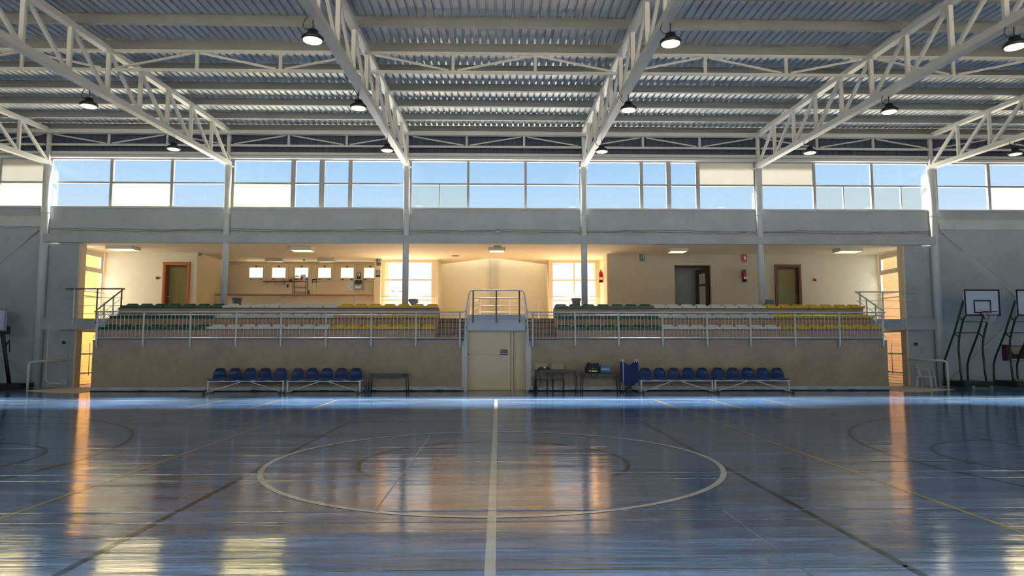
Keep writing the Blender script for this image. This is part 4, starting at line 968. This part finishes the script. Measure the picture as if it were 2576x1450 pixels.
table(2.82, 4.02, 22.12, 22.60, .615, 'low school table under the black sports bag')
def schair(x0, x1, label):
    t = thing('school_chair', label, 'chair', ((x0+x1)/2, 22.6, 0), 'school chairs'); yf, yb = 22.30, 22.68; r = .012
    MB().bbox(x0+.02, x1-.02, yf, yb-.02, .45, .47, .008).build('seat', 'ply', t)
    MB().prism_x([(yb+.02, .70), (yb+.04, .70), (yb+.075, .93), (yb+.055, .93)], x0+.0, x1-.0).build('backrest', 'ply', t)
    for x in (x0+.03, x1-.03):
        MB().tube([(x, yf-.02, 0), (x, yf+.02, .44), (x, yb-.04, .44)], r, 8).build('leg', 'gsteel', t)
        MB().tube([(x, yb+.06, 0), (x, yb, .44), (x, yb+.06, .90)], r, 8).build('leg', 'gsteel', t)
    MB().box(x0+.03, x1-.03, yf+.01, yf+.03, .39, .44).build('seat_frame', 'gsteel', t)
schair(1.29, 1.72, 'greenish school chair behind the tall table, the one nearer the door')
schair(1.84, 2.26, 'greenish school chair behind the tall table, the one farther from the door')
# black case on the table
a = at(1354, 931, 22.2); b = at(1384, 924, 22.2); t = thing('scoreboard_console', 'flat black console on the tall school table', 'console', ((a.x+b.x)/2, 22.2, .746))
MB().bbox(a.x, b.x, 22.08, 22.32, .746, .80, .015).build('case', 'black', t)
MB().bbox(a.x+.05, b.x-.06, 22.12, 22.3, .80, .825, .008).build('lid', 'black', t)
MB().box(a.x+.17, a.x+.24, 22.075, 22.10, .79, .825).build('label_sticker', 'wht', t)
# socket + cable
p = at(1342, 943, 22.8); t = thing('wall_socket', 'cream wall socket beside the tall school table', 'socket', (p.x, 22.81, p.z-.04))
MB().box(p.x-.045, p.x+.045, 22.795, 22.82, p.z-.045, p.z+.045).build('plate', 'jamb', t)
MB().lathe((p.x, 22.79, p.z-.0), [(.022, -.03), (.022, .005)], 12, axis='y').build('plug', 'black', t)
q = p.z
MB().tube([(p.x, 22.76, q), (p.x+.01, 22.74, q-.25), (p.x-.03, 22.72, .25), (p.x+.0, 22.6, .06), (p.x+.12, 22.45, .01), (p.x-.02, 22.35, .008), (p.x-.2, 22.45, .008), (p.x-.22, 22.6, .03), (p.x-.05, 22.6, .05), (p.x+.14, 22.45, .12), (p.x+.22, 22.3, .3), (p.x+.18, 22.15, .5), (p.x+.12, 22.13, .70), (p.x+.12, 22.12, .76)], .009, 6).build('power_cord', 'black', label='black power cord looping from the socket to the console', cat='cord')
# sports bag
a = at(1474, 938, 22.25); x0, x1 = a.x+.02, a.x+.46; cx = (x0+x1)/2; z = .616
t = thing('sports_bag', 'black sports bag with lime stripe on the low table', 'bag', (cx, 22.36, z))
m = MB(); lev = [(0, .9, .85), (.02, 1, 1), (.17, 1, .95), (.19, .9, .85), (.32, .86, .8), (.345, .72, .62), (.35, .6, .5)]; vs = []; n = 16
for dz, fx, fy in lev:
    for k in range(n):
        aa = 2*pi*k/n; c_, s_ = cos(aa), sin(aa); e = .35
        vs.append((cx+.225*fx*(abs(c_)**e)*(1 if c_ > 0 else -1), 22.36+.15*fy*(abs(s_)**e)*(1 if s_ > 0 else -1), z+dz))
m.add(vs, [(i*n+k, i*n+(k+1) % n, (i+1)*n+(k+1) % n, (i+1)*n+k) for i in range(len(lev)-1) for k in range(n)]+[tuple(range(n))[::-1], tuple((len(lev)-1)*n+k for k in range(n))], True)
m.build('body', 'bag', t)
for s in (-1, 1): MB().bbox(cx+s*.20, cx+s*.245, 22.26, 22.46, z+.02, z+.2, .02).build('side_pocket', 'bag', t)
MB().box(cx-.14, cx-.08, 22.195, 22.212, z+.06, z+.10).box(cx-.06, cx+.12, 22.195, 22.212, z+.055, z+.10).build('stripe', 'lime', t)
text(t, 'Joma', cx-.05, 22.207, z+.155, .05, 'pale')
MB().box(cx-.09, cx+.12, 22.25, 22.26, z+.33, z+.342).build('print', 'pale', t)
MB().tube([(cx-.12, 22.22, z+.03), (cx-.1, 22.13, z-.02), (cx-.06, 22.06, z-.12), (cx+.04, 22.05, z-.15), (cx+.1, 22.06, z-.12), (cx+.13, 22.12, z-.0), (cx+.15, 22.22, z+.03)], .009, 6).build('strap', 'black', t)
x0, x1 = a.x+.49, a.x+.81
t = thing('blue_box', 'blue box with pale brush lettering beside the sports bag', 'box', ((x0+x1)/2, 22.38, z))
MB().bbox(x0, x1, 22.28, 22.46, z+.012, z+.24, .012).build('case', 'bbox', t)
cz = z+.13
flat(t, 'print', 'pale', [[(x0+.02+.028*k, cz-.015+.02*((k*5) % 3)), (x0+.05+.028*k, cz-.02), (x0+.045+.028*k, cz+.02+.03*((k*7) % 3)), (x0+.03+.028*k, cz+.015)] for k in range(9)], 22.28)
MB().bbox(x0+.06, x1+.1, 22.2, 22.4, z, z+.012, .003).build('laptop', 'black', label='thin black folder lying under the blue box', cat='folder')
# folded cot / blue stretcher
x0, x1 = 4.09, 4.68; y = 22.32; t = thing('folded_cot', 'folded dark blue fabric cot standing between table and bench', 'cot', ((x0+x1)/2, y, 0)); c = (x0+x1)/2
out_ = [(x0, .33), (x0+.1, .28)]+[(x0+.1+(x1-x0-.2)*k/8, .28-.10*sin(pi*k/8)) for k in range(1, 8)]+[(x1-.1, .28), (x1, .33), (x1+.01, .62), (x1-.01, 1.0), (x1-.1, 1.02)]+[(x1-.13-(x1-x0-.27)*k/8, .99-.11*sin(pi*k/8)) for k in range(0, 9)]+[(x0+.1, 1.02), (x0, 1.0), (x0-.01, .62)]
MB().prism_y(out_, y-.09, y-.05).build('fabric', 'navy', t)
MB().prism_y([(a_[0]*.96+c*.04, a_[1]) for a_ in out_], y+.02, y+.05).build('fabric', 'navy', t)
for xx, yy in ((x0+.02, y-.03), (x0+.08, y-.10), (x1-.08, y+.0), (x1-.02, y-.03)): MB().tube([(xx, yy, .06), (xx, yy, 1.0)], .014, 8).build('leg', 'rail', t)
for xx, yy in ((x0+.02, y-.03), (x0+.08, y-.10), (x1-.08, y), (x1-.02, y-.03)): MB().lathe((xx, yy, 0), [(.02, 0), (.018, .06)], 10).build('rubber_foot', 'black', t)
for s, xx in ((1, x0), (-1, x1)):
    MB().bar((xx+s*.01, y-.06, .98), (xx+s*.01, y-.06, 1.07), .02).bar((xx+s*.0, y-.06, 1.06), (xx+s*.1, y-.06, 1.07), .02).bar((xx+s*.06, y-.1, 1.05), (xx+s*.07, y-.11, .98), .02).bar((xx+s*.09, y-.1, 1.05), (xx+s*.15, y-.11, .98), .02).build('corner_joint', 'frame_w', t)
MB().bbox(c-.08, c+.10, 22.36, 22.56, 0, .15, .01).build('black_crate', 'black', label='small black crate on the floor behind the folded cot', cat='crate')
# crumpled bin bag beside left table
p = at(923, 985, 22.5); p.x = -4.265; m = MB(); n = 14; vs = []
lev = [(0, .13), (.06, .15), (.16, .155), (.28, .16), (.30, .15)]
for i, (dz, r) in enumerate(lev):
    for k in range(n): aa = 2*pi*k/n; rr = r*(1+.12*sin(k*2.4+i*1.7)); vs.append((p.x+rr*.55*cos(aa), 22.52+rr*.7*sin(aa), dz+.008*sin(k*3+i)*(i > 0)))
m.add(vs, [(i*n+k, i*n+(k+1) % n, (i+1)*n+(k+1) % n, (i+1)*n+k) for i in range(len(lev)-1) for k in range(n)]+[tuple(range(n))[::-1], tuple((len(lev)-1)*n+k for k in range(n))])
m.build('rubbish_bag', 'bin', label='crumpled grey green rubbish bag between bench and low table', cat='bag')

# ------------------------------------------------------------------ floor rails at the side openings
for s, nm in ((-1, 'left'), (1, 'right')):
    if s < 0: P = [(-15.83, 23.25, 0), (-15.83, 23.25, .88), (-15.80, 23.27, .95), (-15.72, 23.35, .98), (-15.45, 24.6, 1.0)]
    else: P = [(15.75, 23.35, 0), (15.75, 23.35, .90), (15.70, 23.37, .97), (15.62, 23.42, 1.0), (15.22, 24.7, 1.0)]
    t = thing('floor_rail', f'bent white tube rail at the {nm} side opening', 'rail', P[0], 'floor rails')
    MB().tube(P, .04, 12).build('tube', 'rail', t)
    MB().tube([P[-1], (P[-1][0], P[-1][1]+.36, 1.0)], .02, 8).build('wall_fixing', 'rail', t)
# recessed panel outline on the lower left wall
t = thing('wall_panel', 'grey panel with rounded lower corners beside the left column', 'panel', (-15.95, 25.02, .1))
ol = [(-16.42, 2.05), (-16.42, .32), (-16.36, .20), (-16.25, .12), (-15.7, .12), (-15.7, .2), (-16.22, .17), (-16.33, .24), (-16.37, .34), (-16.37, 2.05)]
MB().prism_y(ol, 25.0, 25.05).build('frame', 'jamb', t)
MB().prism_y([(-16.37, 2.05), (-16.37, .34), (-16.22, .18), (-15.66, .16), (-15.66, 2.05)], 25.03, 25.05).build('sheet', 'wall', t)
MB().box(-15.85, -15.6, 24.98, 25.05, .1, .28).build('kick_plate', 'wallband', t)
# white plastic garden chair
def garden_chair(cx, cy, z0, label):
    t = thing('garden_chair', label, 'chair', (cx, cy, 0)); R = Matrix.Rotation(radians(40), 3, 'Z')
    def T(x, y, z): v = R @ Vector((x, y, 0)); return (cx+v.x, cy+v.y, z)
    m = MB(); seat = [T(-.22, -.22, .40), T(.22, -.22, .40), T(.19, .2, .38), T(-.19, .2, .38)]; lo = [(a, b, c-.03) for a, b, c in seat]
    m.add(seat+lo, [(0, 1, 2, 3), (7, 6, 5, 4), (0, 4, 5, 1), (1, 5, 6, 2), (2, 6, 7, 3), (3, 7, 4, 0)]).build('seat', 'mono', t)
    for x, y in ((-.22, -.2), (.22, -.2), (-.2, .22), (.2, .22)):
        MB().bar(T(x, y, .40), T(x*1.15, y*1.15, 0), .055, .05).build('leg', 'mono', t)
    for k in range(6): x = -.15+.06*k; MB().bar(T(x*.8, .2, .38), T(x*1.25, .27, .74-.25*x*x*4), .028, .012).build('slat', 'mono', t)
    MB().tube([T(.22, -.2, .38), T(.27, -.18, .60), T(.27, -.02, .63), T(.25, .18, .68), T(.2, .27, .74), T(.1, .29, .78), T(-.1, .29, .78), T(-.2, .27, .74), T(-.25, .18, .68), T(-.27, -.02, .63), T(-.27, -.18, .60), T(-.22, -.2, .38)], .022, 8).build('arm_frame', 'mono', t)
garden_chair(15.72, 24.5, 0, 'white plastic garden chair by the right side opening')

# ------------------------------------------------------------------ mini basketball hoops
def hoop(dx, label, mir=1, m='dgreen', bx=17.29, dy=0):
    """portable hoop; left side frame at x=16.72, right at 17.6"""
    t = thing('basketball_hoop', label, 'basketball hoop', (mir*(17.2+dx), 24.2+dy, 0), 'mini basketball hoops')
    def T(x, y, z): return (mir*(x+dx), y+dy, z)
    for x, bc in ((16.72, 0), (17.60, 1)):
        MB().tube([T(x, 23.72, 3.12), T(x, 24.3, 1.98), T(x, 24.86, 1.06), T(x, 24.95, .82), T(x, 24.97, .5), T(x, 24.95, .12)], .034, 10).build('rear_post', m, t)
        MB().tube([T(x, 23.63, 2.62), T(x, 23.80, 2.42), T(x, 23.98, 2.0), T(x, 24.08, 1.7), T(x, 24.12, 1.35), T(x, 24.08, .6), T(x, 24.02, .1)], .034, 10).build('front_post', m, t)
        for (ya, za), (yb, zb) in (((24.0, 2.56), (23.82, 2.40)), ((24.3, 1.98), (24.05, 1.80))): MB().bar(T(x, ya, za), T(x, yb, zb), .03).build('strut', m, t)
    MB().tube([T(16.72, 24.3, 1.98), T(17.6, 24.3, 1.98)], .018, 8).build('cross_bar', m, t)
    MB().tube([T(16.72, 23.84, 2.36), T(17.6, 23.84, 2.36)], .016, 8).build('cross_bar', m, t)
    b = MB(); x0, x1 = sorted((mir*(16.62+dx), mir*(17.68+dx))); b.bbox(x0, x1, 23.75+dy, 25.0+dy-.1, .06, .26, .02).build('base_box', m, t)
    for x in (16.9, 17.55): MB().lathe(T(x, 23.72, .06), [(.055, -.02), (.06, 0), (.055, .03)], 16, axis='y').build('wheel', 'grey', t)
    # board faces the court
    X0, X1 = sorted((mir*(16.66+dx), mir*(17.93+dx))); Z0, Z1 = 2.56, 3.50; y = 23.6+dy; cx = (X0+X1)/2; zc = 2.86
    MB().box(X0, X1, y, y+.03, Z0, Z1).build('backboard', 'board', t)
    e = .055; f = MB().box(X0, X1, y-.006, y, Z0, Z0+e).box(X0, X1, y-.006, y, Z1-e, Z1).box(X0, X0+e, y-.006, y, Z0, Z1).box(X1-e, X1, y-.006, y, Z0, Z1)
    q0, q1, q2, q3 = cx-.31, cx+.31, 2.66, 3.12
    f.box(q0, q1, y-.006, y, q2, q2+.045).box(q0, q1, y-.006, y, q3-.045, q3).box(q0, q0+.045, y-.006, y, q2, q3).box(q1-.045, q1, y-.006, y, q2, q3).build('board_marking', 'black', t)
    rz = 2.70; ry = y-.36; rr = .225
    MB().tube([(cx+rr*cos(2*pi*k/28), ry+rr*sin(2*pi*k/28), rz) for k in range(28)], .01, 6, closed=True).build('rim', 'red', t)
    MB().box(cx-.10, cx+.10, y-.14, y-.006, rz-.035, rz+.01).bar((cx-.12, y-.01, rz-.12), (cx-.12, y-.16, rz), .02).bar((cx+.12, y-.01, rz-.12), (cx+.12, y-.16, rz), .02).build('rim_bracket', 'maroon', t)
    n = MB(); K = 12
    for s in (-1, 1):
        for k in range(K):
            pts = []
            for j in range(6):
                a = 2*pi*(k+s*j*.5)/K; r = rr*(1-.11*j if j < 5 else .52); pts.append((cx+r*cos(a), ry+r*sin(a), rz-.075*j))
            n.tube(pts, .004, 4)
    n.build('net', 'net', t)
hoop(-.2, 'green mini basketball hoop nearer the stand on the right', dy=-.28)
hoop(1.66, 'green mini basketball hoop cut by the right picture edge', dy=-.28)
t = thing('basketball_hoop', 'dark basketball hoop cut by the left picture edge', 'basketball hoop', (-17.7, 24.2, 0))
MB().box(-18.35, -17.22, 24.0, 24.04, 2.03, 2.82).build('backboard', 'board', t)
MB().box(-18.35, -17.22, 23.985, 24.0, 2.03, 2.08).box(-18.35, -17.22, 23.985, 24.0, 2.77, 2.82).box(-17.27, -17.22, 23.985, 24.0, 2.03, 2.82).box(-18.35, -18.3, 23.985, 24.0, 2.03, 2.82).build('board_frame', 'grey', t)
MB().box(-17.4, -17.12, 24.04, 24.1, 1.95, 2.2).box(-18.4, -17.12, 24.04, 24.1, 1.92, 1.99).build('board_bracket', 'black', t)
for x in (-17.34, -18.2):
    MB().tube([(x-.08, 24.1, 2.4), (x, 24.14, 1.7), (x+.06, 24.2, 1.1), (x+.19, 24.3, .1)], .045, 10).build('front_post', 'black', t)
    MB().tube([(x-.15, 24.1, 2.3), (x-.1, 24.35, 1.2), (x+.0, 24.5, .1)], .045, 10).build('rear_post', 'black', t)
MB().tube([(-17.3, 24.17, 1.5), (-17.14, 24.1, 1.72), (-17.1, 24.1, 1.3)], .02, 8).build('crank_handle', 'black', t)
MB().bbox(-18.8, -16.55, 23.95, 24.62, .03, .2, .02).build('base_box', 'black', t)
MB().tube([(-17.78+.225*cos(2*pi*k/28), 23.7+.225*sin(2*pi*k/28), 2.2) for k in range(28)], .01, 6, closed=True).build('rim', 'red', t)
MB().box(-17.88, -17.68, 23.9, 23.985, 2.17, 2.21).build('rim_bracket', 'maroon', t)
# wooden target board leaning by the second hoop
p = at(2530, 905, 24.85); t = thing('wooden_target', 'brown wooden wall box with yellowish panel near the right edge', 'board', (p.x+.45, 24.9, p.z))
MB().box(p.x, p.x+.09, 24.76, 25.02, p.z-.03, p.z+.55).build('side_plate', 'maroon', t)
MB().box(p.x+.09, p.x+.95, 24.97, 25.02, p.z+.0, p.z+.52).build('back_panel', 'near_black', t)
MB().prism_y([(p.x+.26, p.z+.48), (p.x+.70, p.z+.48), (p.x+.58, p.z+.2), (p.x+.38, p.z+.2)], 24.95, 24.97).build('yellow_panel', 'stand', t)
MB().box(p.x+.09, p.x+.95, 24.85, 25.02, p.z-.02, p.z+.02).build('bottom_shelf', 'jamb', t)
MB().bbox(18.6, 19.3, 23.6, 24.0, .265, .33, .01).build('gym_mat', 'stand', label='folded tan mat lying on the base of the second hoop', cat='mat')

# ------------------------------------------------------------------ outside light mast
p = at(998, 740, 60); t = thing('light_mast', 'light mast with two floodlights seen through the left tall window', 'mast', (p.x, 60, -.1))
MB().tube([(p.x, 60, -.1), (p.x, 60, p.z+.1)], .07, 8).build('pole', 'grey', t)
MB().box(p.x-.5, p.x+.55, 59.96, 60.04, p.z+.07, p.z+.13).build('cross_arm', 'grey', t)
for x, tl in ((p.x-.33, .12), (p.x+.33, -.04)):
    MB().prism_y([(x-.14, p.z+.2), (x+.16, p.z+.2), (x+.14-tl, p.z+.48), (x-.14-tl, p.z+.48)], 59.9, 60.1).build('floodlight', 'grey', t)
    MB().box(x-.15, x+.17, 59.88, 60.0, p.z+.18, p.z+.25).build('floodlight_base', 'black', t)
